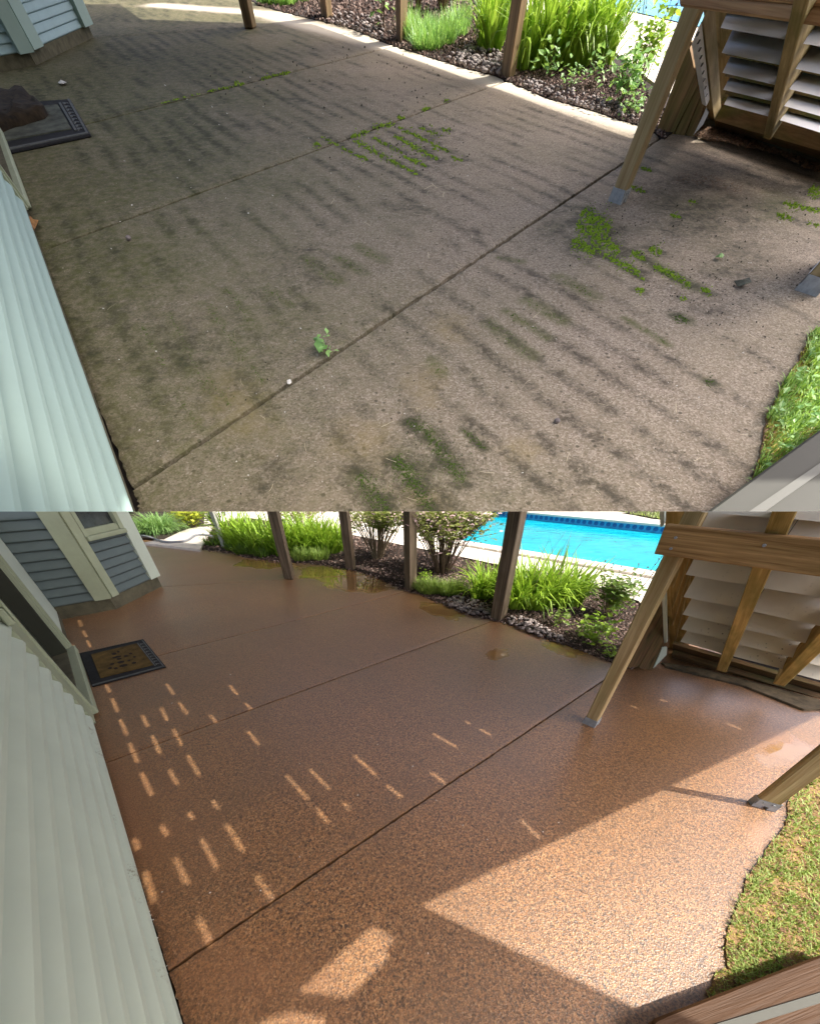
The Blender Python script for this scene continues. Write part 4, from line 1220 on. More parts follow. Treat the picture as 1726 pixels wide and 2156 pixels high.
pb = Plane(L, (1246, 1530), (1605, 1702))
beam = thing(L, 'stair_beam', pb.px((1550, 1160), .09), 'wide red brown grained beam fixed across the stair posts above the wet patio', 'beam')
panel(pb, l3((765, 110), (1760, 208), (1760, 436), (695, 290)), 0.075, .045, 'board', M['wood_beam'], beam, 'e', .004)
for p in l3((830, 188), (1380, 236), (800, 256)):
    s, t_ = pb.st(p, .078)
    b = bmesh.new()
    bmesh.ops.create_cone(b, cap_ends=True, segments=8, radius1=.006, radius2=.005, depth=.006, matrix=axes(pb.pt(s, t_, .079), pb.n, pb.e))
    make(L, 'nail_head', b, M['metal'], None, beam)

def rail(W, quad, strip, z, th, label, m1, m2):
    t = thing(W, 'handrail', W.g(quad[0], z), label, 'handrail')
    poly = [W.g(p, z) for p in quad]
    along = poly[1] - poly[0]
    make(W, 'rail_board', prism(bmesh.new(), poly, Vector((0, 0, -th))), m1, axes(poly[0], along, Vector((0, 0, 1))), t, fill=True, bevel=th * .12)
    poly = [W.g(p, z + th * .12) for p in strip]
    make(W, 'rail_strip', prism(bmesh.new(), poly, Vector((0, 0, -th * .2))), m2, axes(poly[0], along, Vector((0, 0, 1))), t, fill=True)
    return t
rail(L, [(1374, 2146), (1760, 1998), (1900, 2100), (1500, 2290), (1370, 2210)], l5((1270, 1160), (1760, 1012), (1760, 1055), (1330, 1190)), 0.10, 0.05, 'brown painted rail board with pale strip at lawn edge of the wet patio', M['wood_rail'], M['rail_strip'])

# =================================================================== LOWER PLACE: plants
def clump(W, name, label, cat, spots, n, hpx, wpx, mat, droop=(.5, 1.8), lean=(0, .6), group=None, stalks=0):
    t = thing(W, name, W.g(spots[0][:2]), label, cat, group)
    make(W, 'foliage', grow_blades(W, spots, n, hpx, wpx, droop, lean), M[mat], None, t)
    if stalks:
        vs, fs = [], []
        x, y, r = spots[0]
        for _ in range(stalks):
            g0 = W.g((x + random.uniform(-r, r), y)); m = W.mpp(g0)
            blade(vs, fs, g0, random.uniform(0, 6.28), hpx * m * random.uniform(1.2, 1.5), wpx * m * .35, .5, .15, 5)
        make(W, 'flower_stalk', from_lists(vs, fs), M['bark_pale'], None, t)
    return t
clump(L, 'daylily', 'large bright green daylily clump right of the dark post', 'plant', [(1120, 1272, 42), (1170, 1270, 36), (1082, 1278, 22), (1205, 1275, 16)], 560, 112, 6.2, 'lily', (.8, 2.8), (0, .7), stalks=9)
clump(L, 'daylily', 'small daylily tuft left of the dark post', 'plant', [(1020, 1258, 18), (1000, 1262, 10)], 150, 92, 5.4, 'lily', (.8, 2.8), (0, .7))
clump(L, 'daylily', 'tall daylily drift behind the leaning post by the puddle', 'plant', [(560, 1158, 34), (640, 1160, 46), (690, 1160, 36), (600, 1166, 30), (520, 1152, 30), (490, 1145, 22)], 1300, 82, 4.6, 'lily', (.6, 2.6), (0, .6))
clump(L, 'groundcover', 'feathery low plants right of the leaning post', 'plant', [(640, 1178, 22), (675, 1178, 16)], 420, 26, 2.2, 'herb', (.2, .9), (0, .9))
clump(L, 'groundcover', 'low leafy fringe between bleached post and leaning post', 'plant', [(520, 1165, 20), (555, 1172, 14), (490, 1158, 12), (450, 1148, 14)], 420, 24, 3.2, 'bush', (.3, 1.2), (.2, 1.0))
clump(L, 'fountain_grass', 'arching fountain grass mound beyond the far path', 'plant', [(337, 1126, 22)], 900, 62, 1.8, 'fountain', (1.6, 2.8), (.1, .9))
shrub(L, (405, 1114), 44, 34, 16, 900, 7, 'golden leaved shrub beside the fountain grass', matl='yellow', low=.05)
shrub(L, (455, 1110), 40, 28, 14, 500, 6, 'dark green shrub at the top of the far path', matl='bush', low=.1)
shrub(L, (476, 1140), 30, 24, 14, 420, 6, 'low dark shrub at the foot of the bleached post', matl='bush', low=.05)
shrub(L, (795, 1176), 155, 100, 44, 7500, 8.5, 'bare stemmed shrub behind the knotty post', matl='bush_dark', bark='bark_pale', low=.42, extra=('pink', .16), stemr=1.5)
shrub(L, (930, 1206), 185, 130, 56, 11500, 9, 'wide bare stemmed shrub between the weathered post and dark post', matl='bush_dark', bark='bark', low=.42, extra=('pink', .28), stemr=1.6)
shrub(L, (640, 1118), 85, 110, 24, 1800, 7, 'twiggy shrub behind the tall daylily drift', matl='bush_dark', bark='bark_pale', low=.3, extra=('pink', .1))
clump(L, 'herb_patch', 'feathery herb patch beside the weathered post on the wet side', 'plant', [(905, 1246, 24), (945, 1250, 22), (965, 1246, 12), (885, 1240, 10)], 1100, 30, 1.9, 'herb', (.2, 1.0), (0, 1.0))
shrub(L, (888, 1228), 24, 12, 6, 90, 7, 'small bright leafed seedling behind the herb patch', name='seedling', matl='lily', low=.1, cat='plant')
def leafy(W, base, hpx, wpx, nst, nl, leafpx, label, mat, name='leafy_shrub'):
    t = shrub(W, base, hpx, wpx, nst, nl, leafpx, label, name=name, matl=mat, bark='bark_pale', low=.08, stemr=.8)
    # tall flower stalks
    g0 = W.g(base); m = W.mpp(g0)
    bm = bmesh.new()
    for _ in range(9):
        a = random.uniform(0, 6.28)
        q = g0 + Vector((math.cos(a), math.sin(a), 0)) * wpx * m * random.uniform(0, .6)
        e = q + Vector((math.cos(a) * .4, math.sin(a) * .2, 1)) * hpx * m * random.uniform(1.15, 1.6)
        tube(bm, [q, q.lerp(e, .5), e], [m * .6, m * .5, m * .3], 3)
        for k in range(4):
            c = q.lerp(e, .75 + k * .08)
            bmesh.ops.create_icosphere(bm, subdivisions=1, radius=m * 1.4, matrix=Matrix.Translation(c + Vector((random.gauss(0, 1), random.gauss(0, 1), 0)) * m))
    make(W, 'flower_stalk', bm, M['bark'], None, t)
    return t
leafy(L, (1278, 1300), 88, 40, 18, 620, 12, 'round leafed shrub with tall seed stalks left of the yellow post', 'bush')
shrub(L, (1255, 1362), 60, 30, 12, 200, 13, 'cut leaf weed at patio edge left of the yellow post', name='weed', matl='lily', low=.1, cat='weed', stemr=.7)
shrub(L, (1222, 1340), 30, 26, 8, 70, 11, 'small trailing weed above the cut leaf weed', name='weed', matl='herb', low=.1, cat='weed', stemr=.6)
shrub(L, (1175, 1318), 34, 14, 6, 60, 11, 'lone sprouting weed below the big daylily', name='weed', matl='herb', low=.1, cat='weed', stemr=.6)
shrub(L, (1280, 1384), 20, 16, 6, 70, 9, 'tiny weed at the bottom of the yellow post', name='weed', matl='lily', low=.1, cat='weed', stemr=.5)
# garden hose
hp = [L.g(p, .07) for p in lE((60, 150), (110, 160), (190, 188), (260, 190), (340, 180), (390, 150), (450, 145), (520, 160))]
fine = []
for i in range(len(hp) - 1):
    for k in range(4):
        p0, p1, p2, p3 = hp[max(i - 1, 0)], hp[i], hp[i + 1], hp[min(i + 2, len(hp) - 1)]
        f = k / 4
        fine.append(.5 * (2 * p1 + (p2 - p0) * f + (2 * p0 - 5 * p1 + 4 * p2 - p3) * f * f + (3 * p1 - p0 - 3 * p2 + p3) * f ** 3))
bm = tube(bmesh.new(), fine, [.022] * len(fine), 6)
tag(make(L, 'garden_hose', bm, M['hose'], Matrix.Translation(hp[0])), 'grey garden hose lying across the far concrete path', 'hose')

# =================================================================== UPPER PLACE: beds, pool
edge_u = [(540, 8), (575, 18), (630, 32), (670, 41), (740, 58), (803, 85), (860, 105), (925, 125), (985, 143), (1050, 160), (1077, 173), (1140, 200), (1171, 210), (1240, 228), (1290, 246), (1344, 262), (1400, 290)]
bedfar_u = [(1480, 230), (1400, 190), (1345, 150), (1290, 105), (1200, 62), (1130, 30), (1040, -20), (560, -60), (500, -30)]
sheet_poly(U, [(p[0] + random.uniform(-2, 2), p[1] + random.uniform(-1.2, 1.2)) for p in resample(edge_u + bedfar_u, 6)], 0.012, 'mulch_bed', M['soil'], skirt=.03)
sheet_poly(U, [(1480, 230), (1400, 190), (1345, 150), (1290, 105), (1200, 62), (1130, 30), (1040, -20), (1000, -90), (2600, -90), (2600, 230)], 0.04, 'pool_deck', M['deck_white'], skirt=.1)
sheet_poly(U, [(1150, -16), (1235, 5), (1310, 18), (1390, 36), (1500, 62), (1900, 120), (1900, -90), (1100, -90)], 0.055, 'pool_water', M['water_up'])
sheet_poly(U, uB((-30, 30), (60, 15), (205, 0), (215, 55), (120, 50), (30, 55)), 0.06, 'pool_step', M['tile'])
tag(make(U, 'mulch_chips', scatter_chips(U, edge_u + [(1400, 235), (1345, 170), (1250, 120), (1100, 60), (1040, -20), (560, -40)], 14000, 2.6, 0.018, .6), M['mulch']), 'dark mulch along the sunny edge of the mossy patio', kind='stuff')
stones(U, [(955, 112), (985, 100), (1010, 90), (1050, 110), (1060, 140), (1050, 158), (985, 140), (940, 125)], 170, 4.6, 0.04, 'grey sunlit pebbles left of the thick post on the mossy side', (1000, 125))
stones(U, [(1085, 175), (1110, 165), (1200, 190), (1330, 225), (1345, 255), (1290, 244), (1171, 208)], 120, 4.0, 0.04, 'scattered sunlit pebbles under the daylilies on the mossy side', (1180, 195))
stones(U, [(690, 46), (803, 82), (830, 70), (800, 40), (740, 25), (700, 25)], 90, 3.6, 0.04, 'small sunlit pebbles between the two far posts on the mossy side', (760, 55))

# lawn on the right
lawn_u = [(1790, 640), (1740, 690), (1708, 700), (1695, 728), (1682, 757), (1660, 790), (1642, 818), (1628, 850), (1616, 879), (1606, 920), (1600, 960), (1590, 1000), (1575, 1040), (1600, 1300), (2300, 1000), (2300, 600)]
rs = [(p[0] + random.uniform(-4, 4), p[1] + random.uniform(-4, 4)) for p in resample(lawn_u, 9)]
sheet_poly(U, rs, 0.012, 'lawn', M['lawn_dirt'], skirt=.03)
vs, fs = [], []
lawn_blades(U, rs, 9000, 20, 3.4, 0.012, (1580, 690, 1780, 1100), vs, fs, (.5, 1.8))
tag(make(U, 'lawn_grass', from_lists(vs, fs), M['grass_up']), 'bright green lawn beside the mossy patio', kind='stuff')
vs, fs = [], []
lawn_blades(U, rs, 12000, 7, 3.2, 0.012, (1570, 690, 1780, 1100), vs, fs, moss=True)
tag(make(U, 'lawn_moss', from_lists(vs, fs), M['grass_moss']), 'moss edging the lawn beside the mossy patio', kind='stuff')
vs, fs = [], []
for _ in range(170):
    p = (random.uniform(1590, 1740), random.uniform(700, 1010))
    if inside(p, rs):
        g = U.g(p, .05); leaf_quad(vs, fs, g + Vector((0, 0, .03)), U.mpp(g) * random.uniform(10, 20))
tag(make(U, 'lawn_weeds', from_lists(vs, fs), M['herb_up']), 'broad weed leaves in the lawn beside the mossy patio', kind='stuff')

# =================================================================== UPPER PLACE: house
wu = Plane(U, (288, 1076), (90, 527))
house_u = thing(U, 'house', U.g((90, 527)), 'house wall of pale blue white siding and blue corner bay beside the mossy patio', 'house')
su_near, su_end = -1.2, wu.s((58, 462))
boxpart(wu, su_near, wu.s((-30, 250)), 0.0, 0.10, -.2, -.008, 'foundation', M['foundation'], house_u, 'e')
clapboards(wu, su_near, su_end, 0.10, 0.103, 13, M['siding_up'], house_u, 0.036)
s_a = wu.s((50, 440))
boxpart(wu, su_end + .004, su_end + .22, 0.06, 2.5, -.05, .035, 'door_casing', M['trim'], house_u)
boxpart(wu, su_end + .10, su_end + .15, 0.06, 2.5, .035, .055, 'door_casing', M['trim'], house_u)
boxpart(wu, su_end + .22, su_end + 4.5, 0.10, 2.5, -.3, -.2, 'door', M['door'], house_u)
boxpart(wu, su_end + .22, su_end + 4.5, 0.02, 0.09, -.2, .06, 'threshold', M['trim'], house_u, 'e', .01)
boxpart(wu, su_near, su_end, 0.104, 2.5, -.3, -.06, 'sheathing', M['sheath'], house_u)
c1 = Plane(U, (-180, 187), (76, 137))
c2 = Plane(U, (76, 137), (197, 78))
e1, e2 = c1.s((76, 137)), c2.s((197, 78))
tf = c2.st(u1((245, 285))[0])[1]
lap = (c2.st(u1((155, 92))[0])[1] - tf) / 3
boxpart(c1, 0, e1 - .01, 0, tf, -1, 0, 'foundation', M['foundation'], house_u, 'e')
boxpart(c2, 0, e2, 0, tf, -1, 0, 'foundation', M['foundation'], house_u, 'e')
su_l, su_r = c2.st(u1((245, 285))[0])[0], c2.st(u1((510, 180))[0])[0]
cl_r = c1.st(u1((105, 325))[0])[0]
clapboards(c1, 0, cl_r, tf, lap, 10, M['siding_far'], house_u, lap * .2)
clapboards(c2, su_l, su_r, tf, lap, 10, M['siding_far'], house_u, lap * .2)
boxpart(c1, cl_r, e1 + .06, tf + .005, 6, -.1, .12, 'corner_board', M['siding_up'], house_u)
boxpart(c2, .08, su_l, tf + .005, 6, -.1, .10, 'corner_board', M['siding_up'], house_u)
boxpart(c2, su_r, e2 + .1, tf + .005, 6, -.3, .10, 'corner_board', M['siding_up'], house_u)
boxpart(c1, 0, e1 - .1, tf + .005, 6, -1, -.12, 'sheathing', M['sheath'], house_u)
boxpart(c2, .1, e2 - .1, tf + .005, 6, -1, -.12, 'sheathing', M['sheath'], house_u)

# door mat with a folded coir mat on it
mq = u1((-260, 690), (445, 632), (572, 852), (-120, 1000))
mat_u = thing(U, 'doormat', U.g((60, 270)), 'grey and black bordered doormat on the mossy patio', 'doormat')
quad_part(U, mq, 0.002, 0.03, 'border', M['mat_black'], mat_u, .008)
cq = [quad_at(mq, *p) for p in ((.06, .20), (.87, .14), (.87, .80), (.10, .80))]
quad_part(U, cq, 0.031, 0.042, 'centre_panel', M['mat_grey'], mat_u)
for a, b in (((.885, .10), (.91, .86)), ((.975, .02), (.99, .98))):
    quad_part(U, [quad_at(mq, *p) for p in (a, (a[0] + .02, a[1]), (b[0], b[1]), (b[0] - .02, b[1]))], 0.031, 0.040, 'piping', M['mat_line'], mat_u)
quad_part(U, [quad_at(mq, *p) for p in ((.0, .955), (.985, .955), (.985, .985), (.0, .985))], 0.031, 0.04, 'piping', M['mat_line'], mat_u)
for k in range(9):
    v = .10 + k * .088
    quad_part(U, [quad_at(mq, *p) for p in ((.918, v), (.965, v + .02), (.965, v + .05), (.94, v + .03), (.918, v + .06))], 0.031, 0.038, 'scroll_motif', M['mat_line'], mat_u)
ring = u1((-200, 700), (30, 650), (110, 640), (205, 632), (240, 660), (265, 690), (315, 745), (300, 770), (200, 800), (120, 820), (40, 850), (-200, 880))
b = bmesh.new()
base_ring = [U.g(p) + Vector((0, 0, .043)) for p in resample(ring, 12)]
cen = sum(base_ring, Vector()) / len(base_ring)
lv = []
for hgt, scl in ((0, 1.0), (.06, 1.0), (.085, .95), (.10, .72), (.095, .4)):
    lv.append([b.verts.new(cen + (p - cen) * scl * random.uniform(.97, 1.03) + Vector((0, 0, hgt + random.uniform(-.035, .035) * (hgt > 0)))) for p in base_ring])
for r0, r1 in zip(lv, lv[1:]):
    for i in range(len(r0)):
        j = (i + 1) % len(r0)
        b.faces.new((r0[i], r0[j], r1[j], r1[i]))
b.faces.new(lv[-1])
tag(make(U, 'coir_mat', b, M['coir'], Matrix.Translation(cen), smooth=True), 'rumpled brown coir mat dumped on the grey doormat', 'mat')

# =================================================================== UPPER PLACE: posts
post(U, [(1052, 160), (1070, 169), (1084, 160)], 'thick brown post at the sunny edge of the mossy patio', M['wood_grey_up'], 8, bev=.02)
post(U, [(833, 88), (843, 92), (858, 82)], 'brown post beside the low green herb patch on the mossy side', M['wood_grey_up'], 10, bev=.02)
post(U, [(676, 38), (689, 41), (701, 36)], 'far short post cut by the dark mulch bed on the mossy side', M['wood_grey_up'], 12, bev=.02)
post(U, [(515, 60), (533, 61), (541, 56)], 'grey weathered far post on the sunny joint of the mossy patio', M['wood_grey_up'], 12, bev=.02)
post(U, [(1281, 423), (1305, 431), (1316, 424)], 'pale treated post on a metal base standing on the mossy patio', M['wood_new_up'], 6, True, bev=.012, scale=2.7, hs=1.7)
post(U, [(1676, 608), (1718, 622), (1760, 570)], 'cut off treated post on a steel base at right of the mossy patio', M['wood_new_up'], 4, True, bev=.012, scale=2.4, hs=1.7)

# =================================================================== UPPER PLACE: screen wall, beam, rail
pw_u = Plane(U, (1504, 256), (1610, 290), (1539, 598))
bay1 = [uB((600, 90), (1400, 180)), uB((648, 298), (1330, 420)), uB((660, 570), (1260, 695)), uB((668, 785), (1230, 915)), uB((678, 970), (1190, 1090)), uB((685, 1130), (1150, 1255))]
bay2 = [uB((1640, 190), (2200, 270)), uB((1545, 470), (2200, 570)), uB((1462, 742), (2200, 905)), uB((1395, 962), (2200, 1165)), uB((1338, 1145), (2200, 1390)), uB((1295, 1300), (2200, 1580))]
sw_u = staircase(U, pw_u, 'underside of wooden stairs with white riser boards above the mossy patio', [bay1, bay2], [uB((1105, 1492))[0]], (1550, 275), M['slat_up'], M['slat_up'], M['wood_stud_up'], M['wood_dark_up'], .12, .15, 2.7, .14, 23, -60)
panel(pw_u, uB((460, 80), (900, 130), (880, 320), (850, 1000), (750, 1180), (640, 1240), (585, 1310)), -.28, .1, 'end_board', M['wood_stud_up'], sw_u)
panel(pw_u, uB((400, 330), (462, 190), (582, 1312), (515, 1290), (500, 1180)), 0.06, .1, 'end_board', M['wood_stud_up'], sw_u)
panel(pw_u, uB((335, 480), (385, 345), (492, 1150), (447, 1122)), 0.12, .05, 'corner_trim', M['slat_up'], sw_u)
for k in range(9):
    a = uB((375 + k * 13.5, 390 + k * 82), (398 + k * 11.5, 385 + k * 82), (400 + k * 11.5, 391 + k * 82), (377 + k * 13.5, 396 + k * 82))
    panel(pw_u, a, 0.125, .02, 'lap_edge', M['rail_strip'], sw_u)
panel(pw_u, uB((640, 1130), (2300, 1540), (2300, 1760), (600, 1262)), -.06, .06, 'sill_board', M['wood_dark_up'], sw_u, 'e')
panel(pw_u, uB((585, 1300), (2300, 1800), (2300, 1900), (590, 1370)), .1, .12, 'sill_board', M['wood_dark_up'], sw_u, 'e')
up_u = Plane(U, (1381, 276), (1461, 287))
panel(up_u, u3((915, 250), (1000, 300), (1020, 660), (955, 830), (715, 812)), -.13, .05, 'added_backing', M['wood_dark_up'], sw_u)  # dark board added so no sunlit ground shows between the planks
for q in ([(918, 295), (968, 530), (815, 833), (708, 815)], [(967, 540), (986, 592), (885, 842), (820, 838)], [(988, 596), (1006, 655), (945, 846), (890, 843)]):
    panel(up_u, u3(*q), .0 + random.uniform(0, .02), .1, 'corner_plank', M['wood_dark_up'], sw_u)
panel(up_u, u3((1020, 672), (1036, 700), (1000, 772), (940, 838)), .05, .03, 'flashing', M['slat_up'], sw_u)
curb_u = thing(U, 'curb', U.g((1600, 300)), 'old concrete curb below the white slat wall by the mossy patio', 'curb')
cq_ = uB((380, 1400), (520, 1310), (1150, 1500), (1800, 1720), (1800, 1850), (1100, 1600), (700, 1440))
make(U, 'curb_block', prism(bmesh.new(), [U.g(p) for p in resample(cq_, 12)], Vector((0, 0, .09))), M['foundation'], axes(U.g((1600, 300))), curb_u)
tag(make(U, 'leaf_litter', scatter_chips(U, uB((360, 1470), (480, 1345), (700, 1400), (1100, 1560), (1760, 1760), (1760, 1900), (1300, 1680), (700, 1530), (430, 1500)), 900, 3.6, .02, .5), M['litter']), 'brown leaf litter along the curb of the mossy patio', kind='stuff')
tag(make(U, 'needle_litter', straws(U, uB((360, 1470), (480, 1345), (700, 1400), (1100, 1560), (1760, 1740), (1760, 1880), (1300, 1680), (700, 1530)), 420, 22, 1.1, .06), M['litter']), 'brown needles along the curb of the mossy patio', kind='stuff')

pbu = Plane(U, (1296, 430), (1715, 620))
beam_u = thing(U, 'stair_beam', pbu.px((1580, 20), .2), 'wide grained beam across the stair posts above the mossy patio', 'beam')
panel(pbu, u3((850, -40), (1780, 48), (1780, 172), (850, 40)), .2, .13, 'board', M['wood_beam_up'], beam_u, 'e', .012)
panel(pbu, u3((900, -140), (1780, -40), (1780, 46), (850, -42)), .21, .13, 'board', M['wood_beam_up'], beam_u, 'e', .012)
rail(U, [(1470, 1090), (1800, 851), (1990, 1000), (1700, 1240)], u5((1410, 1125), (1790, 865), (1790, 905), (1470, 1130)), 0.2, 0.12, 'grey painted rail board with pale strip at corner of the mossy patio', M['rail_grey'], M['rail_strip'])

# =================================================================== UPPER PLACE: plants
clump(U, 'daylily', 'large sunlit daylily clump right of the thick brown post', 'plant', [(1140, 142, 42), (1200, 138, 48), (1250, 136, 36), (1105, 150, 20)], 560, 128, 7.0, 'lily_up', (.8, 2.8), (0, .7), stalks=10)
clump(U, 'daylily', 'daylily tuft left of the thick brown post', 'plant', [(1030, 110, 22), (1042, 95, 18)], 170, 115, 7, 'lily_up', (.8, 2.8), (0, .7))
clump(U, 'herb_patch', 'bright low herb patch right of the brown post on the mossy side', 'plant', [(880, 85, 32), (920, 92, 36), (900, 105, 28), (955, 75, 26), (860, 70, 18), (970, 62, 18)], 2000, 32, 2.4, 'herb_up', (.2, 1.2), (0, 1.0))
shrub(U, (808, 66), 84, 12, 7, 70, 15, 'spindly tall weed left of the brown post on the mossy side', name='weed', matl='herb_up', low=.1, cat='weed', stemr=.8)
clump(U, 'groundcover', 'grass fringe at the top left end of the mulch bed', 'plant', [(565, 8, 22), (600, 12, 22), (630, 4, 20)], 800, 24, 2.4, 'herb_up', (.2, 1.0), (0, 1.0))
shrub(U, (930, 24), 90, 60, 34, 300, 9, 'dark bare stemmed shrub base behind the herb patch on the mossy side', matl='bush_dark', bark='bark_pale', low=.6, stemr=1.6)
shrub(U, (880, 22), 80, 40, 18, 160, 9, 'twiggy bare shrub behind the brown post on the mossy side', matl='bush_dark', bark='bark_pale', low=.6, stemr=1.4)
leafy(U, (1345, 178), 74, 36, 16, 260, 14, 'round leafed sunlit shrub left of the pale treated post', 'lily_up')
shrub(U, (1300, 226), 60, 34, 12, 220, 14, 'cut leaf weed on the pebbles by the sunny strip', name='weed', matl='herb_up', low=.1, cat='weed', stemr=.7)
shrub(U, (1320, 246), 26, 24, 8, 100, 11, 'small weed spilling on the sunny strip below the pale treated post', name='weed', matl='herb_up', low=.05, cat='weed', stemr=.6)
shrub(U, (1155, 168), 46, 12, 6, 50, 14, 'drooping sprout just below the sunlit daylily clump', name='weed', matl='herb_up', low=.1, cat='weed', stemr=.6)
shrub(U, (1195, 195), 26, 22, 8, 60, 10, 'tiny pale weed on the pebbles beside the sunny strip', name='weed', matl='herb_up', low=.1, cat='weed', stemr=.5)
shrub(U, (1240, 190), 44, 34, 8, 60, 12, 'wispy trailing weed under the sunlit daylilies', name='weed', matl='herb_up', low=.1, cat='weed', stemr=.6)

# =================================================================== UPPER PLACE: moss and debris
vs, fs = [], []
tuft_patch(U, MOSS_BRIGHT, 1.45, .46, vs, fs)
tag(make(U, 'moss', from_lists(vs, fs), M['moss']), 'bright green moss strips on the dirty concrete patio', kind='stuff')
vs, fs = [], []
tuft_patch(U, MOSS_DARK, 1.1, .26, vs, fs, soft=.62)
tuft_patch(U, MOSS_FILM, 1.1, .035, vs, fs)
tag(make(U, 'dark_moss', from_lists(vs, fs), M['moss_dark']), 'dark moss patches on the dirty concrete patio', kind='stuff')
regs = [([(860, 230), (990, 230), (1010, 380), (880, 400), (640, 320)], 60), ([(1200, 430), (1720, 350), (1720, 640), (1500, 700), (1300, 560)], 190), ([(1330, 560), (1640, 560), (1620, 720), (1440, 700)], 90), ([(300, 1060), (560, 700), (1300, 400), (1600, 700), (1450, 1060)], 120), ([(350, 160), (820, 60), (1040, 220), (600, 260)], 100)]
vs, fs = [], []
for poly, n in regs:
    b = scatter_chips(U, poly, n, 1.25, .004, .8)
    off = len(vs)
    b.verts.ensure_lookup_table(); b.verts.index_update()
    vs += [v.co.copy() for v in b.verts]
    fs += [tuple(off + v.index for v in f.verts) for f in b.faces]
    b.free()
tag(make(U, 'crumbs', from_lists(vs, fs), M['crumb']), 'dark moss crumbs scattered on the dirty patio', kind='stuff')
vs, fs = [], []
allp = [(300, 1060), (120, 560), (300, 120), (1030, 190), (1700, 380), (1700, 640), (1590, 960), (1480, 1070)]
b = straws(U, allp, 110, 26, .8)
make_straw = tag(make(U, 'straw', b, M['straw']), 'pale dry straws lying on the dirty patio', kind='stuff')
tag(make(U, 'litter_flakes', scatter_chips(U, allp, 150, 1.5, .004, .3), M['white_bit']), 'tiny pale flakes on the dirty patio', kind='stuff')
tag(make(U, 'needle_pile', straws(U, u3((820, 1100), (900, 1050), (1050, 1090), (1250, 1160), (1220, 1200), (1000, 1150), (850, 1140)), 170, 16, 1.0, .03), M['litter']), 'brown needles heaped on the patio right of the treated post', kind='stuff')

def flat_leaf(W, pts, z, h, name, mat, label, cat):
    c = W.g(lerp2(pts[0], pts[len(pts) // 2], .5))
    vs = [W.g(p) + Vector((0, 0, z + random.uniform(0, h))) for p in pts]
    k = len(vs)
    vs.append(c + Vector((0, 0, z + h)))
    b = from_lists(vs, [(i, (i + 1) % k, k) for i in range(k)])
    r = bmesh.ops.extrude_face_region(b, geom=b.faces[:])
    for v in r['geom']:
        if isinstance(v, bmesh.types.BMVert):
            v.co.z += .004
    bmesh.ops.recalc_face_normals(b, faces=b.faces[:])
    return tag(make(W, name, b, mat, Matrix.Translation(c)), label, cat)
flat_leaf(U, u1((185, 1480), (195, 1440), (220, 1420), (200, 1400), (215, 1380), (240, 1395), (268, 1412), (240, 1440), (245, 1470), (215, 1490), (205, 1500)), .01, .08, 'dry_leaf', M['dryleaf'], 'curled brown oak leaf against the pale blue siding', 'leaf')
flat_leaf(U, u1((365, 520), (385, 510), (405, 515), (420, 525), (400, 535), (380, 535)), .01, .02, 'paper_scrap', M['white_bit'], 'crumpled white scrap near the blue corner bay', 'scrap')
flat_leaf(U, u3((1070, 1605), (1090, 1600), (1115, 1612), (1105, 1625), (1080, 1622)), .01, .03, 'green_leaf', M['herb_up'], 'fresh green leaf lying right of the mossy treated post', 'leaf')
flat_leaf(U, u5((1365, 165), (1390, 178), (1420, 160), (1425, 185), (1400, 192), (1380, 188)), .01, .03, 'dry_leaf', M['mat_grey'], 'curled grey leaf near the right cut off post', 'leaf')
flat_leaf(U, u4((1190, 575), (1203, 568), (1208, 578), (1200, 588), (1191, 588)), .004, .008, 'seed_husk', M['white_bit'], 'pale husk caught in the long joint of the mossy patio', 'husk')
flat_leaf(U, u4((1303, 432), (1325, 425), (1340, 440), (1345, 465), (1325, 475), (1308, 462), (1318, 448)), .03, .05, 'sprout_leaf', M['herb_up'], 'green weed leaf sprouting from the long joint', 'sprout')
shrub(U, (690, 742), 16, 16, 5, 26, 12, 'green weed sprout rooted in the long mossy joint', name='weed', matl='herb_up', low=0, cat='weed', stemr=.7)
def pebble(W, p, rpx, label, mat, name='pebble'):
    g = W.g(p); r = rpx * W.mpp(g)
    b = bmesh.new()
    bmesh.ops.create_icosphere(b, subdivisions=2, radius=r)
    for v in b.verts:
        v.co = v.co * (1 + .25 * mnoise.noise(v.co * (2 / r))) ; v.co.z = v.co.z * .8 + r * .7
        v.co += g
    return tag(make(W, name, b, mat, Matrix.Translation(g)), label, 'stone')
pebble(U, (1171, 890), 6, 'single grey pebble alone on the mossy patio', M['stone'])
pebble(U, (273, 506), 5, 'rounded grey pebble near the pale blue siding', M['stone'])
vs, fs = [], []
b = straws(U, u2((860, 1080), (980, 1160), (1040, 1190), (1030, 1200), (960, 1165)), 6, 30, 1.0)
tag(make(U, 'twig', b, M['straw']), 'pale curling twigs below the moss strips', 'twig')
tag(make(L, 'litter_flakes', scatter_chips(L, [(340, 2040), (220, 1620), (500, 1300), (1200, 1480), (1500, 1900), (900, 2120)], 40, 1.3, .003, .4), M['white_bit']), 'tiny pale flakes on the wet patio', kind='stuff')
vs, fs = [], []
b = scatter_chips(L, l4((590, 660), (625, 690), (665, 850), (705, 940), (690, 950), (640, 850), (590, 700)), 22, 2.0, .003, .6)
tag(make(L, 'wall_debris', b, M['white_bit']), 'pale paint crumbs along the foot of the white siding', kind='stuff')

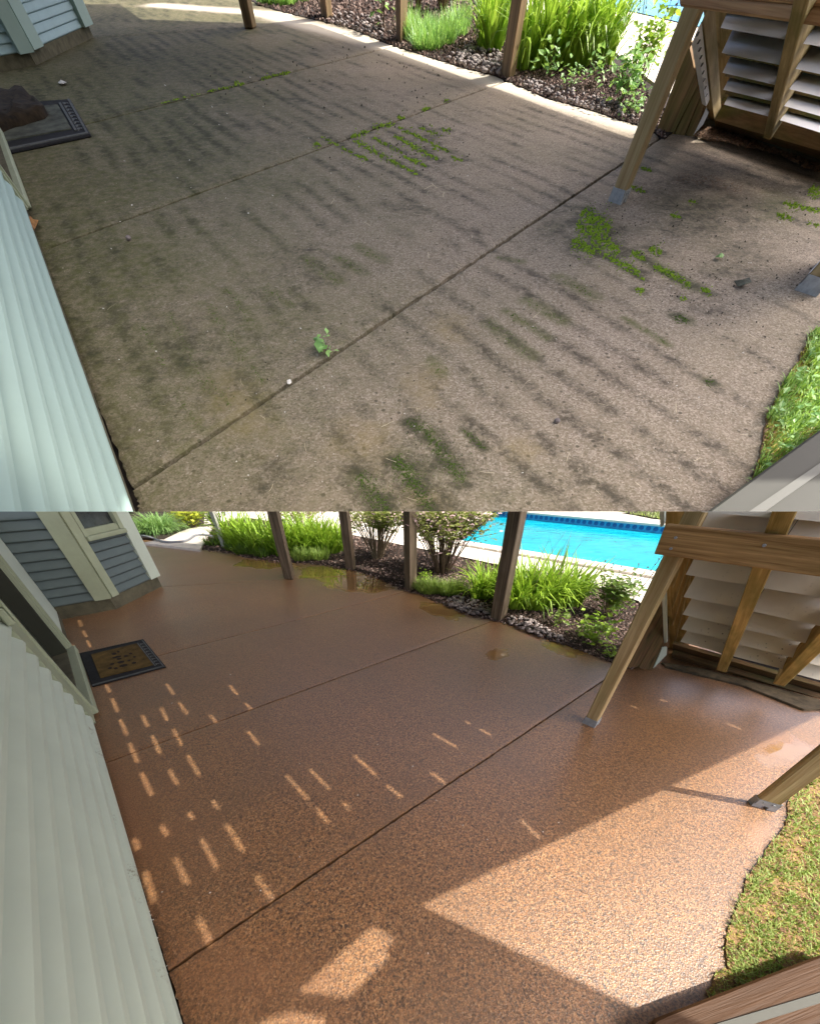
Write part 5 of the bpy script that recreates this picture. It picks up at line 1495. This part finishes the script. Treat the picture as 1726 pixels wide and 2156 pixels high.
# =================================================================== OVERHEAD DECKS (the shade of both patios)
def overhead(W, sun_dir, height, outer, holes, th, name, label, extra=()):
    def lift(p):
        g = p if isinstance(p, Vector) else W.g(p)
        return g + sun_dir * (height / sun_dir.z)
    loops = [[lift(p) for p in outer]] + [[lift(p) for p in h] for h in holes]
    flat = [v for l in loops for v in l]
    bm = from_lists(flat, tessellate_polygon(loops))
    r = bmesh.ops.extrude_face_region(bm, geom=bm.faces[:])
    for v in r['geom']:
        if isinstance(v, bmesh.types.BMVert):
            v.co += Vector((0, 0, th))
    bmesh.ops.recalc_face_normals(bm, faces=bm.faces[:])
    return tag(make(W, name, bm, M['deckboards'], axes(loops[0][0]), clip=False), label, 'deck')

# slots between the deck boards of the lower deck, one per dash of light on the patio
def slot(a, b, wpx):
    g0, g1 = L.g(a), L.g(b)
    d = (g1 - g0).normalized(); n = Vector((-d.y, d.x, 0)) * wpx * .5
    return [g0 - n, g1 - n, g1 + n, g0 + n]
dashes = []
for f, lst in ((l1, [((655, 1100), (685, 1150), 3.2), ((695, 1185), (732, 1272), 3.6), ((745, 1315), (790, 1415), 3.8), ((805, 1465), (855, 1585), 3.8), ((1000, 1245), (1040, 1325), 2.8), ((1075, 1375), (1130, 1480), 3.0), ((1165, 1540), (1240, 1665), 3.6),
                         ((1035, 1095), (1080, 1165), 2.4), ((1110, 1210), (1165, 1285), 2.4), ((945, 1415), (995, 1530), 2.2), ((1305, 1290), (1350, 1340), 2.2), ((1540, 1390), (1610, 1480), 2.4), ((1425, 1105), (1475, 1165), 2.0), ((1520, 1215), (1565, 1255), 2.2), ((885, 1290), (920, 1365), 2.0), ((490, 700), (508, 740), 2.4), ((515, 765), (538, 805), 2.6), ((540, 825), (565, 870), 2.8), ((450, 850), (465, 895), 2.0)]),
               (l4, [((585, 112), (630, 207), 3.4), ((700, 100), (735, 162), 2.6), ((880, 225), (905, 265), 2.8), ((935, 325), (1012, 440), 3.4), ((725, 465), (778, 575), 3.0), ((835, 385), (900, 510), 2.0), ((1060, 540), (1130, 640), 2.0), ((668, 330), (695, 372), 2.4), ((780, 275), (800, 308), 2.2), ((1185, 123), (1278, 225), 3.2), ((1280, 95), (1365, 180), 2.2), ((1465, 40), (1557, 122), 2.8), ((1600, 165), (1665, 215), 2.4), ((1310, 260), (1360, 320), 1.8), ((1420, 235), (1450, 270), 1.8), ((555, 385), (575, 430), 2.0), ((600, 520), (640, 650), 1.6), ((820, 710), (880, 830), 1.6)]),
               (l2, [((960, 1405), (1110, 1490), 2.2), ((1165, 1330), (1320, 1415), 1.4), ((950, 1645), (1040, 1715), 2.0), ((1440, 1490), (1520, 1535), 1.4)]),
               (l3, [((690, 1175), (795, 1213), 1.6), ((540, 1225), (635, 1268), 1.6), ((560, 1028), (725, 1085), 1.2), ((480, 1090), (590, 1130), 1.2), ((400, 1295), (480, 1330), 1.4), ((970, 1075), (1070, 1108), 1.2), ((1150, 1340), (1245, 1382), 1.2)]),
               (l5, [((490, 305), (570, 385), 4.0)])):
    for a, b, w in lst:
        dashes.append((f(a)[0], f(b)[0], w))
def overhead_lower():
    outer_px = [(886, 1907), (1683, 1527), (1860, 1443), (1750, 1330), (1400, 1372), (1180, 1346), (1060, 1300), (880, 1238), (740, 1192), (520, 1163), (330, 1140), (-100, 1140), (-700, 1500), (-500, 2000), (-300, 2900), (640, 2900), (1600, 2260), (1377, 2141)]
    sq = l4((1225, 1025), (1540, 745), (1640, 800), (1600, 850), (1615, 880), (1440, 1045), (1380, 1035), (1330, 1030))
    sq2 = l4((1060, 1151), (1200, 1100), (1350, 1130), (1340, 1200), (1200, 1240), (1080, 1210))
    loops = [[L.g(p) for p in outer_px], [L.g(p) for p in sq], [L.g(p) for p in sq2]]
    for a, b, w in dashes:
        g0, g1 = L.g(a), L.g(b)
        m = L.mpp(g0)
        d = (g1 - g0).normalized(); n = Vector((-d.y, d.x, 0)) * max(w * m * .66, .009)
        loops.append([g0 - n, g1 - n, g1 + n, g0 + n])
    flat = [v for l in loops for v in l]
    tris = tessellate_polygon(loops)
    for lo, hi, h, label in ((-9, 3.0, 3.4, 'gapped low wooden deck overhead shading the near wet patio'), (2.9, 20, 5.5, 'solid high wooden deck overhead shading the far wet patio')):
        bm = from_lists(flat, tris)
        for yy, nn_ in ((lo, -1), (hi, 1)):
            bmesh.ops.bisect_plane(bm, geom=bm.verts[:] + bm.edges[:] + bm.faces[:], plane_co=Vector((0, yy, 0)), plane_no=Vector((0, nn_, 0)), clear_outer=True)
        for v in bm.verts:
            v.co += SUN_L * (h / SUN_L.z)
        r = bmesh.ops.extrude_face_region(bm, geom=bm.faces[:])
        for v in r['geom']:
            if isinstance(v, bmesh.types.BMVert):
                v.co.z += .006
        bmesh.ops.recalc_face_normals(bm, faces=bm.faces[:])
        tag(make(L, 'wooden_deck', bm, M['deckboards'], Matrix.Translation((0, 0, h)), clip=False), label, 'deck')
overhead_lower()
overhead(U, SUN_U, 9.0, [(251, 8), (298, 40), (405, 44), (509, 47.5), (657, 49), (798, 100), (818, 105), (1020, 178), (1049, 187), (1171, 234), (1325, 290), (1420, 300), (1800, 300), (2100, 420), (1900, 640), (1730, 690), (1600, 985), (1660, 930), (1800, 860), (1950, 1000), (1950, 1084), (500, 1084), (270, 1084), Vector((-1.62, 1.1, 0)), Vector((-1.62, .3, 0)), Vector((-2.6, .1, 0)), Vector((-7, .1, 0)), (-900, 1084), (-1400, 500), (-900, 8)], [], .08, 'wooden_deck', 'solid wooden deck overhead shading the mossy patio')
